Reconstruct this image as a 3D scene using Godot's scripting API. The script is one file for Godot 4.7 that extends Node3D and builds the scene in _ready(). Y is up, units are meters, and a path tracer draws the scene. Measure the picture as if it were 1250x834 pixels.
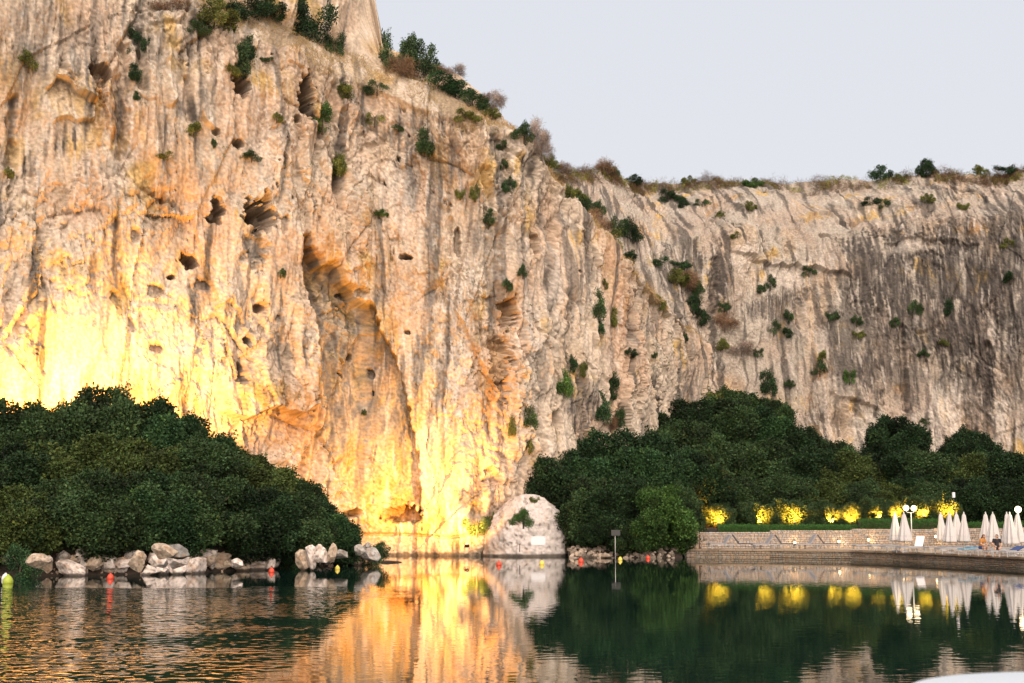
extends Node3D
# A lake under a limestone cliff at dusk. Units are metres, y is up, the water lies at y = 0.

var taken := {}
var rng := RandomNumberGenerator.new()
var M := {}          # materials
var SP := {}         # leaf sprigs
var CR := {}         # crowns (MultiMesh), shared between plants
var cliff := {}
var far_cliff := {}

# ---------------------------------------------------------------- naming
func numbered(called: String) -> String:
	var n: int = taken.get(called, 0)
	taken[called] = n + 1
	return called if n == 0 else "%s_%03d" % [called, n]

func tag(o: Node, label: String, category: String, group := "") -> Node:
	o.set_meta("label", label)
	o.set_meta("category", category)
	if group: o.set_meta("group", group)
	return o

func thing(called: String, label: String, category: String, at := Vector3.ZERO, turn := 0.0, group := "") -> Node3D:
	var o := Node3D.new()
	o.name = numbered(called)
	add_child(o)
	o.position = at
	o.rotation.y = turn
	tag(o, label, category, group)
	return o

func obj(called: String, mesh: Mesh, mat: Material, parent: Node = null, at := Vector3.ZERO) -> MeshInstance3D:
	var o := MeshInstance3D.new()
	o.mesh = mesh
	o.material_override = mat
	o.position = at
	if parent == null:
		o.name = numbered(called)
		add_child(o)
	else:
		o.name = called
		parent.add_child(o, true)
	return o

func struct(called: String, mesh: Mesh, mat: Material) -> MeshInstance3D:
	var o := obj(called, mesh, mat)
	o.set_meta("kind", "structure")
	return o

func scatter(called: String, mm: MultiMesh, mat: Material, parent: Node = null) -> MultiMeshInstance3D:
	var o := MultiMeshInstance3D.new()
	o.multimesh = mm
	o.material_override = mat
	o.set_meta("kind", "stuff")
	if parent == null:
		o.name = numbered(called)
		add_child(o)
	else:
		o.name = called
		parent.add_child(o, true)
	return o

# ---------------------------------------------------------------- shapes
func st_new() -> SurfaceTool:
	var st := SurfaceTool.new()
	st.begin(Mesh.PRIMITIVE_TRIANGLES)
	return st

func done(st: SurfaceTool) -> ArrayMesh:
	st.generate_normals()
	return st.commit()

func tri(st: SurfaceTool, a: Vector3, b: Vector3, c: Vector3) -> void:
	st.add_vertex(a); st.add_vertex(b); st.add_vertex(c)

func quad(st: SurfaceTool, a: Vector3, b: Vector3, c: Vector3, d: Vector3) -> void:
	tri(st, a, b, c); tri(st, a, c, d)

# a box with chamfered long edges, flat shaded
func box(st: SurfaceTool, size: Vector3, at: Transform3D, bevel := 0.01) -> void:
	st.set_smooth_group(-1)
	var h := size / 2.0
	var b: float = min(bevel, min(h.x, min(h.y, h.z)) * 0.6)
	# three quads per axis pair, bevel strips and corner triangles, from the 24 points
	var p := func(sx: float, sy: float, sz: float, axis: int) -> Vector3:
		var v := Vector3(sx * (h.x - b), sy * (h.y - b), sz * (h.z - b))
		if axis == 0: v.x = sx * h.x
		elif axis == 1: v.y = sy * h.y
		else: v.z = sz * h.z
		return at * v
	for s in [1.0, -1.0]:
		var f := func(a: Vector3, bb: Vector3, c: Vector3, d: Vector3):
			if s > 0: quad(st, a, bb, c, d)
			else: quad(st, d, c, bb, a)
		f.call(p.call(s, 1, -1, 0), p.call(s, 1, 1, 0), p.call(s, -1, 1, 0), p.call(s, -1, -1, 0))
		f.call(p.call(-1, s, -1, 1), p.call(1, s, -1, 1), p.call(1, s, 1, 1), p.call(-1, s, 1, 1))
		f.call(p.call(-1, 1, s, 2), p.call(1, 1, s, 2), p.call(1, -1, s, 2), p.call(-1, -1, s, 2))
		for t in [1.0, -1.0]:
			quad(st, p.call(s, t, -1, 0), p.call(s, t, -1, 1), p.call(s, t, 1, 1), p.call(s, t, 1, 0))
			quad(st, p.call(s, -1, t, 0), p.call(s, -1, t, 2), p.call(s, 1, t, 2), p.call(s, 1, t, 0))
			quad(st, p.call(-1, s, t, 1), p.call(-1, s, t, 2), p.call(1, s, t, 2), p.call(1, s, t, 1))
			for u in [1.0, -1.0]:
				tri(st, p.call(s, t, u, 0), p.call(s, t, u, 1), p.call(s, t, u, 2))

func tube(st: SurfaceTool, pts: Array, radii: Array, sides := 8) -> void:
	st.set_smooth_group(0)
	var rings := []
	for i in pts.size():
		var a: Vector3 = pts[max(i - 1, 0)]
		var b: Vector3 = pts[min(i + 1, pts.size() - 1)]
		var t := (b - a).normalized()
		var u := t.cross(Vector3.UP if abs(t.y) < 0.9 else Vector3.RIGHT).normalized()
		var w := t.cross(u)
		var ring := []
		for k in sides:
			var an := TAU * k / sides
			ring.append(pts[i] + (u * cos(an) + w * sin(an)) * radii[i])
		rings.append(ring)
	for i in pts.size() - 1:
		for k in sides:
			var k2 := (k + 1) % sides
			quad(st, rings[i][k], rings[i][k2], rings[i + 1][k2], rings[i + 1][k])
	for k in range(1, sides - 1):
		tri(st, rings[0][0], rings[0][k + 1], rings[0][k])
		var e: Array = rings[-1]
		tri(st, e[0], e[k], e[k + 1])

# surface of revolution: profile of (radius, height), optionally fluted
func lathe(st: SurfaceTool, prof: Array, sides := 20, flute := 0.0, folds := 8, phase := 0.0) -> void:
	st.set_smooth_group(0)
	var rings := []
	for p in prof:
		var ring := []
		for k in sides:
			var an := TAU * k / sides
			var r: float = p.x * (1.0 + flute * cos(an * folds + phase) + 0.4 * flute * sin(an * 3.0 + phase * 2.0))
			ring.append(Vector3(cos(an) * r, p.y, sin(an) * r))
		rings.append(ring)
	for i in prof.size() - 1:
		for k in sides:
			var k2 := (k + 1) % sides
			quad(st, rings[i][k], rings[i + 1][k], rings[i + 1][k2], rings[i][k2])

func ball(r: float, at := Vector3.ZERO, squash := 1.0) -> ArrayMesh:
	var st := st_new()
	var prof := []
	for i in 13:
		var a := PI * i / 12.0 - PI / 2
		prof.append(Vector2(max(cos(a), 0.001) * r, at.y + sin(a) * r * squash))
	lathe(st, prof, 20)
	return done(st)

func noise(kind: int, freq: float, oct: int, sd: int) -> FastNoiseLite:
	var n := FastNoiseLite.new()
	n.noise_type = kind
	n.frequency = freq
	n.seed = sd
	if oct > 1:
		n.fractal_type = FastNoiseLite.FRACTAL_FBM
		n.fractal_octaves = oct
	else:
		n.fractal_type = FastNoiseLite.FRACTAL_NONE
	return n

# ---------------------------------------------------------------- materials
func mat(name_: String, c: Color, rough := 0.8, metal := 0.0, vertex := false) -> StandardMaterial3D:
	var m := StandardMaterial3D.new()
	m.resource_name = name_
	m.albedo_color = c.linear_to_srgb()
	m.roughness = rough
	m.metallic = metal
	m.vertex_color_use_as_albedo = vertex
	M[name_] = m
	return m

func grain(freq: float, sd: int, lo: float, hi: float, oct := 4) -> NoiseTexture2D:
	var t := NoiseTexture2D.new()
	t.width = 512; t.height = 512; t.seamless = true
	t.noise = noise(FastNoiseLite.TYPE_SIMPLEX_SMOOTH, freq, oct, sd)
	var g := Gradient.new()
	g.set_color(0, Color(lo, lo, lo)); g.set_color(1, Color(hi, hi, hi))
	t.color_ramp = g
	return t

func grained(m: StandardMaterial3D, tex: Texture2D, metres: float) -> void:
	m.albedo_texture = tex
	m.uv1_triplanar = true
	m.uv1_world_triplanar = true
	m.uv1_scale = Vector3.ONE / metres

func make_materials() -> void:
	var rock := mat("rock", Color(1, 1, 1), 0.92, 0.0, true)
	rock.metallic_specular = 0.25
	grained(rock, grain(0.02, 5, 0.8, 1.0, 6), 2.9)
	var earth := mat("earth", Color(0.045, 0.03, 0.021), 0.95)
	grained(earth, grain(0.02, 6, 0.55, 1.0), 3.0)
	var scrub := mat("scrub_soil", Color(0.13, 0.11, 0.07), 0.95)
	grained(scrub, grain(0.02, 7, 0.5, 1.0), 4.0)
	for t in [["leaf", Color(1, 1, 1)], ["leaf_dark", Color(0.72, 0.78, 0.78)], ["leaf_dull", Color(1.6, 1.3, 1.1)], ["leaf_blue", Color(0.88, 0.98, 0.98)], ["leaf_olive", Color(1.2, 1.08, 0.95)], ["leaf_bright", Color(1.15, 1.22, 1.0)], ["twig_grey", Color(1, 1, 1)], ["twig_brown", Color(0.86, 0.76, 0.64)], ["straw", Color(1, 1, 1)]]:
		var m := mat(t[0], Color(1, 1, 1), 0.6, 0.0, true)
		m.albedo_color = Color(t[1].r, t[1].g, t[1].b)  # a tint
		m.metallic_specular = 0.3
		if t[0].begins_with("leaf"):
			m.backlight_enabled = true
			m.backlight = Color(0.35, 0.42, 0.18)
	mat("bark", Color(0.09, 0.065, 0.045), 0.95)
	var wall := mat("wall_stone", Color(1, 1, 1), 0.9, 0.0, true)
	grained(wall, grain(0.04, 15, 0.7, 1.0), 1.2)
	var pave := mat("paving", Color(0.42, 0.34, 0.27), 0.85)
	grained(pave, grain(0.03, 16, 0.7, 1.0), 2.0)
	var mortar := mat("mortar", Color(0.48, 0.4, 0.33), 0.95)
	grained(mortar, grain(0.03, 17, 0.6, 1.0), 1.5)
	mat("cap", Color(0.42, 0.31, 0.21), 0.85)
	grained(M.cap, M.paving.albedo_texture, 1.4)
	var cv := mat("canvas", Color(0.6, 0.57, 0.56), 0.85)
	grained(cv, grain(0.05, 18, 0.9, 1.0), 0.7)
	mat("white_metal", Color(0.48, 0.47, 0.46), 0.45)
	mat("grey_frame", Color(0.36, 0.35, 0.35), 0.45)
	mat("grey_mesh", Color(0.3, 0.29, 0.3), 0.8)
	mat("dark_mesh", Color(0.07, 0.062, 0.065), 0.8)
	mat("pale_mesh", Color(0.27, 0.265, 0.28), 0.8)
	mat("dark_metal", Color(0.03, 0.03, 0.03), 0.5)
	mat("rust_metal", Color(0.09, 0.045, 0.025), 0.7)
	mat("buoy_red", Color(0.62, 0.06, 0.025), 0.45)
	mat("buoy_yellow", Color(0.72, 0.58, 0.1), 0.45)
	mat("buoy_lime", Color(0.34, 0.42, 0.04), 0.45)
	mat("buoy_white", Color(0.7, 0.7, 0.66), 0.45)
	mat("plaque_white", Color(0.72, 0.7, 0.72), 0.5)
	mat("table_white", Color(0.62, 0.68, 0.74), 0.5)
	mat("towel_blue", Color(0.1, 0.3, 0.45), 0.95)
	mat("towel_navy", Color(0.025, 0.05, 0.16), 0.95)
	mat("skin", Color(0.5, 0.29, 0.2), 0.6)
	mat("hair_brown", Color(0.12, 0.035, 0.02), 0.6)
	mat("hair_dark", Color(0.02, 0.015, 0.013), 0.6)
	mat("cloth_ochre", Color(0.45, 0.2, 0.05), 0.9)
	mat("cloth_black", Color(0.015, 0.015, 0.018), 0.9)
	for g in [["globe_glow", Color(1.0, 0.86, 0.66), 3.0], ["spot_glow", Color(1.0, 0.8, 0.42), 9.0], ["step_glow", Color(1.0, 0.82, 0.55), 6.0]]:
		var m := mat(g[0], Color(0.8, 0.8, 0.8), 0.4)
		m.emission_enabled = true
		m.emission = g[1]
		m.emission_energy_multiplier = g[2]

# ---------------------------------------------------------------- rock walls
# A wall is a strip of stations along its foot; each station has a profile of (distance back, height). Points on it are (s along the foot, v up the profile).
func station(at: Vector2, a: Vector2, b: Vector2, c: Vector2, d: Vector2, e: Vector2) -> Dictionary:
	return {"at": at, "prof": [a, b, c, d, e]}

func wall_grid(sts: Array, ds: float, rows: Array) -> Dictionary:
	var n := sts.size()
	var along := [0.0]
	for i in n - 1:
		along.append(along[i] + sts[i].at.distance_to(sts[i + 1].at))
	var normals := []
	for i in n:
		var t: Vector2 = (sts[min(i + 1, n - 1)].at - sts[max(i - 1, 0)].at).normalized()
		var nn := Vector2(-t.y, t.x)
		normals.append(nn if nn.y > 0 else -nn)
	var nc := int(along[-1] / ds) + 1
	var nr := 1
	for r in rows: nr += r
	var w := {"nc": nc, "nr": nr, "ds": ds, "rows": rows}
	var base := PackedVector3Array(); base.resize(nc * nr)
	var dirs := PackedVector3Array(); dirs.resize(nc * nr)
	var vv := PackedFloat32Array(); vv.resize(nc * nr)
	var k := 0
	for c in nc:
		var s := c * ds
		while k < n - 2 and along[k + 1] < s: k += 1
		var f: float = (s - along[k]) / (along[k + 1] - along[k])
		var at: Vector2 = sts[k].at.lerp(sts[k + 1].at, f)
		var nn: Vector2 = normals[k].lerp(normals[k + 1], f).normalized()
		var nb := Vector2(nn.x * 0.25, nn.y).normalized()   # the way in which the profile runs back
		var o := c * nr
		var v := 0.0
		var r := 0
		for g in rows.size():
			var p0: Vector2 = sts[k].prof[g].lerp(sts[k + 1].prof[g], f)
			var p1: Vector2 = sts[k].prof[g + 1].lerp(sts[k + 1].prof[g + 1], f)
			var d := (p1 - p0)
			var len_ := d.length()
			var dn := d.normalized()
			# outward across the profile, never more than 50 degrees up
			var out_ := Vector3(nn.x * dn.y, min(dn.x, 0.75), nn.y * dn.y)
			if dn.y < 0.2: out_ = Vector3(nn.x * 0.3, 1.0, nn.y * 0.3)
			out_ = out_.normalized()
			var cnt: int = rows[g] + (1 if g == rows.size() - 1 else 0)
			for q in cnt:
				var t: float = float(q) / rows[g]
				var p: Vector2 = p0 + d * t
				base[o + r] = Vector3(at.x - nb.x * p.x, p.y, at.y - nb.y * p.x)
				dirs[o + r] = out_
				vv[o + r] = v + len_ * t
				r += 1
			v += len_
	# soften the turn of the outward direction between profile segments
	for c in nc:
		var o := c * nr
		var edge := 0
		for g in rows.size() - 1:
			edge += rows[g]
			var a: Vector3 = dirs[o + edge - 14]
			var b: Vector3 = dirs[o + min(edge + 14, nr - 1)]
			for q in range(-14, 14):
				if edge + q < nr: dirs[o + edge + q] = a.lerp(b, (q + 14) / 28.0).normalized()
	w.base = base; w.dirs = dirs; w.vv = vv
	for key in ["push", "ochre", "grey", "dark", "pale"]:
		var a := PackedFloat32Array()
		a.resize(nc * nr)
		w[key] = a
	return w

var n_edge := noise(FastNoiseLite.TYPE_SIMPLEX_SMOOTH, 0.9, 3, 31)
var n_drip := noise(FastNoiseLite.TYPE_SIMPLEX_SMOOTH, 1.1, 3, 32)

# a hollow (depth > 0) or boss (depth < 0) with a ragged outline
func hollow(w: Dictionary, s: float, v: float, rs: float, rv: float, depth: float, lean := 0.0, soft := 0.3) -> void:
	var a: PackedFloat32Array = w.push
	var vv: PackedFloat32Array = w.vv
	var nr: int = w.nr
	if depth >= 1.2: depth *= 1.4
	var reach := rs * 1.8 + absf(lean) * rv * 1.7
	for c in range(maxi(0, int((s - reach) / w.ds)), mini(w.nc - 1, int((s + reach) / w.ds)) + 1):
		var x: float = c * w.ds - s
		var o := c * nr
		for r in nr:
			var y: float = vv[o + r] - v
			if absf(y) > rv * 1.7: continue
			var xx := (x - lean * y) / rs
			var d := sqrt(xx * xx + y * y / (rv * rv)) + n_edge.get_noise_2d((s + x) * 1.4, (v + y) * 1.2) * 0.55
			a[o + r] -= depth * (1.0 - smoothstep(1.0 - soft, 1.0, d))
	w.push = a

# a groove or rib along a line of points (s, v, half width)
func groove(w: Dictionary, pts: Array, depth: float, key := "push", strength := 1.0) -> void:
	var a: PackedFloat32Array = w[key]
	var vv: PackedFloat32Array = w.vv
	var nr: int = w.nr
	for i in pts.size() - 1:
		var p: Vector3 = pts[i]
		var q: Vector3 = pts[i + 1]
		var m: float = max(p.z, q.z) * 2.1
		for c in range(maxi(0, int((min(p.x, q.x) - m) / w.ds)), mini(w.nc - 1, int((max(p.x, q.x) + m) / w.ds)) + 1):
			var o := c * nr
			var x: float = c * w.ds
			for r in nr:
				var y: float = vv[o + r]
				if y < min(p.y, q.y) - m or y > max(p.y, q.y) + m: continue
				var d := Vector2(q.x - p.x, q.y - p.y)
				var t := clampf(((x - p.x) * d.x + (y - p.y) * d.y) / d.length_squared(), 0.0, 1.0)
				var gap := Vector2(x - p.x - d.x * t, y - p.y - d.y * t).length() / lerpf(p.z, q.z, t) + n_edge.get_noise_2d(x, y * 0.6) * 0.6
				var much := 1.0 - smoothstep(0.0, 1.25, gap)
				if key == "push": 
					if depth > 0: a[o + r] = minf(a[o + r], -depth * much)
					else: a[o + r] = maxf(a[o + r], -depth * much)
				else: a[o + r] = maxf(a[o + r], strength * much)
	w[key] = a

# a panel set back behind a sharp edge, `deep` at its top and `shallow` at its foot; its stone is brown grey with ochre crusts
func recess(w: Dictionary, poly: PackedVector2Array, deep: float, shallow: float) -> void:
	var a: PackedFloat32Array = w.push
	var gr: PackedFloat32Array = w.grey
	var oc: PackedFloat32Array = w.ochre
	var vv: PackedFloat32Array = w.vv
	var nr: int = w.nr
	var box_ := Rect2(poly[0], Vector2.ZERO)
	for p in poly: box_ = box_.expand(p)
	for c in range(maxi(0, int(box_.position.x / w.ds) - 4), mini(w.nc - 1, int(box_.end.x / w.ds) + 4)):
		var x: float = c * w.ds
		var o := c * nr
		for r in nr:
			var y: float = vv[o + r]
			if y < box_.position.y or y > box_.end.y: continue
			var at := Vector2(x + n_edge.get_noise_2d(x * 1.2, y * 0.8) * 0.3, y + n_edge.get_noise_2d(x * 1.2 + 40.0, y) * 0.3)
			if not Geometry2D.is_point_in_polygon(at, poly): continue
			var near := 1e9
			for i in poly.size():
				near = minf(near, at.distance_to(Geometry2D.get_closest_point_to_segment(at, poly[i], poly[(i + 1) % poly.size()])))
			var f := (y - box_.position.y) / box_.size.y
			a[o + r] -= lerpf(shallow, deep, f) * smoothstep(0.0, 0.35, near) * smoothstep(0.0, 0.15, f)
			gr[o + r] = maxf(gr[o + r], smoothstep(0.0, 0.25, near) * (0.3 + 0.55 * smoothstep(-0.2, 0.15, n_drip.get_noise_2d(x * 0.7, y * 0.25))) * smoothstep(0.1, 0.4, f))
			oc[o + r] = maxf(oc[o + r], 0.45 + 0.55 * smoothstep(-0.1, 0.2, n_edge.get_noise_2d(x * 0.5 + 9.0, y * 0.35)))
	w.push = a
	w.grey = gr
	w.ochre = oc

# rock that overhangs along a line: pushed out above it, dying away upwards over `reach`
func lip(w: Dictionary, pts: Array, out_: float, reach: float) -> void:
	var a: PackedFloat32Array = w.push
	var vv: PackedFloat32Array = w.vv
	var nr: int = w.nr
	var first: Vector2 = pts[0]
	var last: Vector2 = pts[-1]
	for c in range(maxi(0, int(first.x / w.ds)), mini(w.nc - 1, int(last.x / w.ds)) + 1):
		var x: float = c * w.ds
		var k := 0
		while k < pts.size() - 2 and pts[k + 1].x < x: k += 1
		var line: float = lerpf(pts[k].y, pts[k + 1].y, (x - pts[k].x) / (pts[k + 1].x - pts[k].x)) + n_edge.get_noise_2d(x * 0.45, 7.0) * 0.7
		var fade := smoothstep(0.0, 0.12, (x - first.x) / (last.x - first.x)) * smoothstep(0.0, 0.12, (last.x - x) / (last.x - first.x))
		var o := c * nr
		for r in nr:
			var y: float = vv[o + r] - line
			if y < -0.1 or y > reach: continue
			a[o + r] += out_ * fade * smoothstep(-0.1, 0.12, y) * (1.0 - y / reach)
	w.push = a

# mineral stain with a ragged edge; tall ones run down the face as drips
func stain(w: Dictionary, key: String, s: float, v: float, rs: float, rv: float, strength := 1.0, lean := 0.0) -> void:
	var a: PackedFloat32Array = w[key]
	var vv: PackedFloat32Array = w.vv
	var nr: int = w.nr
	var reach := rs * 2.2 + absf(lean) * rv
	for c in range(maxi(0, int((s - reach) / w.ds)), mini(w.nc - 1, int((s + reach) / w.ds)) + 1):
		var x: float = c * w.ds - s
		var o := c * nr
		for r in nr:
			var y: float = vv[o + r] - v
			if absf(y) > rv * 2.1: continue
			var xx := (x - lean * y) / rs
			var d := sqrt(xx * xx + y * y / (rv * rv)) + n_drip.get_noise_2d((s + x) * 1.3, (v + y) * 0.22) * 0.75 + n_edge.get_noise_2d((s + x) * 1.6, (v + y) * 1.6) * 0.35
			a[o + r] = maxf(a[o + r], strength * (1.0 - smoothstep(0.45, 1.0, d)))
	w[key] = a

func wall_mesh(w: Dictionary, look: Dictionary, sd: int) -> ArrayMesh:
	var S := FastNoiseLite.TYPE_SIMPLEX_SMOOTH
	var big := noise(S, 0.05, 3, sd)
	var warp := noise(S, 0.10, 2, sd + 1)
	var rib := noise(S, 0.24, 2, sd + 2)
	var rib2 := noise(S, 0.85, 3, sd + 3)
	var fine := noise(S, 0.62, 4, sd + 4)
	fine.fractal_type = FastNoiseLite.FRACTAL_RIDGED
	var blockv := noise(FastNoiseLite.TYPE_CELLULAR, 1.3, 1, sd + 17)
	blockv.cellular_return_type = FastNoiseLite.RETURN_CELL_VALUE
	var blockw := noise(FastNoiseLite.TYPE_CELLULAR, 0.55, 1, sd + 18)
	blockw.cellular_return_type = FastNoiseLite.RETURN_CELL_VALUE
	var crack := noise(S, 0.55, 3, sd + 14)
	var flute := noise(S, 1.5, 2, sd + 13)
	var rough := noise(S, 0.07, 2, sd + 6)
	var cellv := noise(FastNoiseLite.TYPE_CELLULAR, 0.30, 1, sd + 7)
	cellv.cellular_return_type = FastNoiseLite.RETURN_CELL_VALUE
	cellv.cellular_jitter = 1.0
	var celle := noise(FastNoiseLite.TYPE_CELLULAR, 0.30, 1, sd + 7)
	celle.cellular_return_type = FastNoiseLite.RETURN_DISTANCE2_SUB
	celle.cellular_jitter = 1.0
	var facet := noise(FastNoiseLite.TYPE_CELLULAR, 0.13, 1, sd + 16)
	facet.cellular_return_type = FastNoiseLite.RETURN_CELL_VALUE
	var celle2 := noise(FastNoiseLite.TYPE_CELLULAR, 0.85, 1, sd + 15)
	celle2.cellular_return_type = FastNoiseLite.RETURN_DISTANCE2_SUB
	var tone := noise(S, 0.13, 4, sd + 8)
	var streak := noise(S, 0.75, 4, sd + 9)
	var streak2 := noise(S, 1.7, 2, sd + 10)
	var speck := noise(S, 3.0, 2, sd + 11)
	var area := noise(S, 0.045, 3, sd + 12)
	var nc: int = w.nc
	var nr: int = w.nr
	var base: PackedVector3Array = w.base
	var dirs: PackedVector3Array = w.dirs
	var vv: PackedFloat32Array = w.vv
	var push: PackedFloat32Array = w.push
	var ochre: PackedFloat32Array = w.ochre
	var grey: PackedFloat32Array = w.grey
	var dark: PackedFloat32Array = w.dark
	var pale: PackedFloat32Array = w.pale
	var pos := PackedVector3Array(); pos.resize(nc * nr)
	var col := PackedColorArray(); col.resize(nc * nr)
	var k: float = look.size
	var ledge: int = look.ledge        # first row of the soil ledge
	var ledge_end: int = look.ledge_end
	var cream: Color = look.cream
	var pink: Color = look.pink
	var tan_ := Color(0.52, 0.39, 0.275)
	var ochre_c := Color(0.57, 0.36, 0.095)
	var rust_c := Color(0.4, 0.235, 0.11)
	var grey_c: Color = look.grey
	var dark_c := Color(0.085, 0.073, 0.065)
	var pale_c := Color(0.72, 0.64, 0.56)
	var soil := Color(0.3, 0.225, 0.14)
	for c in nc:
		var s: float = c * w.ds
		for r in nr:
			var i := c * nr + r
			var v: float = vv[i]
			var wx := s + warp.get_noise_2d(s, v * 0.45) * 0.7 + rib2.get_noise_2d(s + 700.0, v * 0.5) * 0.12
			var ro := clampf(0.55 + rough.get_noise_2d(s, v) * 1.6, 0.12, 1.0)
			var rr := 1.0 - absf(rib.get_noise_2d(wx, v * 0.24)) * 3.0
			var e := celle.get_noise_2d(wx * 0.9, v * 0.42) + 1.0
			var jx := wx + rib2.get_noise_2d(v * 1.3, s * 1.3) * 0.35
			var jy := v + rib2.get_noise_2d(s * 1.3 + 50.0, v * 1.3) * 0.35
			var d := big.get_noise_2d(s, v * 0.5) * 2.0 + rr * 0.34 * k + rib2.get_noise_2d(wx, v * 0.3) * 0.4 * k * (0.4 + 0.6 * ro) + absf(flute.get_noise_2d(wx, v * 0.09)) * 0.1 * k + facet.get_noise_2d(wx, v * 0.45) * 0.5 * k - (1.0 - smoothstep(0.0, 0.07, absf(crack.get_noise_2d(wx, v * 0.09)))) * 0.3 * clampf(0.35 + tone.get_noise_2d(s + 60.0, v) * 2.2, 0.1, 1.2) - (1.0 - smoothstep(0.0, 0.14, celle2.get_noise_2d(wx, v * 0.6) + 1.0)) * 0.14 * ro
			d += cellv.get_noise_2d(wx * 0.9, v * 0.42) * 0.4 * ro * k - (1.0 - smoothstep(0.0, 0.10, e)) * 0.3 * ro
			d -= fine.get_noise_2d(s, v * 0.55) * (0.06 + 0.26 * ro)
			d += (blockv.get_noise_2d(jx * 1.0, jy * 0.6) * 0.13 + blockw.get_noise_2d(jx, jy * 0.55) * 0.2) * (0.25 + 0.9 * ro) * k
			var on_ledge := smoothstep(-6.0, 6.0, float(r - ledge)) * (1.0 - smoothstep(-8.0, 4.0, float(r - ledge_end)))
			d *= (1.0 - 0.6 * on_ledge) * (1.0 - 0.8 * smoothstep(look.top - 6.0, look.top + 6.0, float(r)))
			pos[i] = base[i] + dirs[i] * (d + push[i])
			# colour of the stone
			var t := tone.get_noise_2d(wx, v * 0.6)
			var q := cream.lerp(pink, smoothstep(-0.25, 0.35, t)).lerp(tan_, smoothstep(0.12, 0.5, tone.get_noise_2d(v * 0.5 + 90.0, wx)) * 0.7)
			var ar := area.get_noise_2d(s, v)
			var oc := smoothstep(0.18, 0.5, tone.get_noise_2d(wx * 1.3 - 300.0, v) + look.ochre_bias + ar * 0.3)
			q = q.lerp(ochre_c.lerp(rust_c, smoothstep(0.0, 0.4, t)), clampf(maxf(oc * 0.7, ochre[i] * (0.8 + t)), 0.0, 0.95))
			var sk := streak.get_noise_2d(wx * 0.8, v * 0.06)
			var sk3 := speck.get_noise_2d(wx * 0.8 + 500.0, v * 0.09)
			var sk2 := streak2.get_noise_2d(wx, v * 0.09)
			var g := smoothstep(0.1, 0.42, sk + ar * 0.5 + look.grey_bias + sk2 * 0.25) * 0.75
			g = maxf(g, grey[i] * (0.95 + sk2 * 0.6 + sk3 * 0.4))
			q = q.lerp(grey_c, clampf(g, 0.0, 0.95))
			q = q.lerp(pale_c, clampf(maxf(smoothstep(0.24, 0.5, sk2 + ar * 0.3 - 0.1) * 0.5, pale[i]), 0.0, 0.9))
			q = q.lerp(dark_c, clampf(maxf(dark[i] * (0.85 + sk2), smoothstep(0.28, 0.55, sk + sk2 * 0.5 + look.dark_bias) * 0.7), 0.0, 0.92))
			q = q.lerp(soil, on_ledge * smoothstep(-0.25, 0.1, t + sk2 * 0.3) * 0.8)
			if v < 1.45 and look.wet: q = q.lerp(Color(0.1, 0.085, 0.06), smoothstep(1.35, 1.15, v + sk2 * 0.15) * 0.8)
			q = q * (1.0 + speck.get_noise_2d(s, v) * 0.4 + sk3 * 0.2)
			col[i] = Color(maxf(q.r, 0.01), maxf(q.g, 0.01), maxf(q.b, 0.01))
	w.pos = pos
	var nor := PackedVector3Array(); nor.resize(nc * nr)
	for c in nc:
		var cl := maxi(c - 1, 0) * nr
		var ch := mini(c + 1, nc - 1) * nr
		for r in nr:
			var dv := pos[c * nr + mini(r + 1, nr - 1)] - pos[c * nr + maxi(r - 1, 0)]
			var du := pos[ch + r] - pos[cl + r]
			nor[c * nr + r] = du.cross(dv).normalized()
	var idx := PackedInt32Array(); idx.resize((nc - 1) * (nr - 1) * 6)
	var j := 0
	for c in nc - 1:
		for r in nr - 1:
			var i := c * nr + r
			idx[j] = i; idx[j + 1] = i + 1; idx[j + 2] = i + nr
			idx[j + 3] = i + nr; idx[j + 4] = i + 1; idx[j + 5] = i + nr + 1
			j += 6
	var arr := []
	arr.resize(Mesh.ARRAY_MAX)
	arr[Mesh.ARRAY_VERTEX] = pos
	arr[Mesh.ARRAY_NORMAL] = nor
	arr[Mesh.ARRAY_COLOR] = col
	arr[Mesh.ARRAY_INDEX] = idx
	var me := ArrayMesh.new()
	me.add_surface_from_arrays(Mesh.PRIMITIVE_TRIANGLES, arr)
	return me

# the point of the rock that one sees from the lake terrace (eye 3.4 m above the water) towards `guess`; s is about where along the wall it lies
func on_rock(w: Dictionary, s: float, guess: Vector3) -> Vector3:
	var pos: PackedVector3Array = w.pos
	var nr: int = w.nr
	var eye := Vector3(0, 3.4, 0)
	var to := (guess - eye).normalized()
	var best := 1e9
	var found := guess
	for c in range(maxi(0, int((s - 4.0) / w.ds)), mini(w.nc - 1, int((s + 4.0) / w.ds)) + 1):
		for r in nr:
			var d := pos[c * nr + r] - eye
			var dist := d.dot(to)
			var off := (d - to * dist).length_squared() + dist * 0.002
			if off < best:
				best = off
				found = pos[c * nr + r]
	return found

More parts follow.
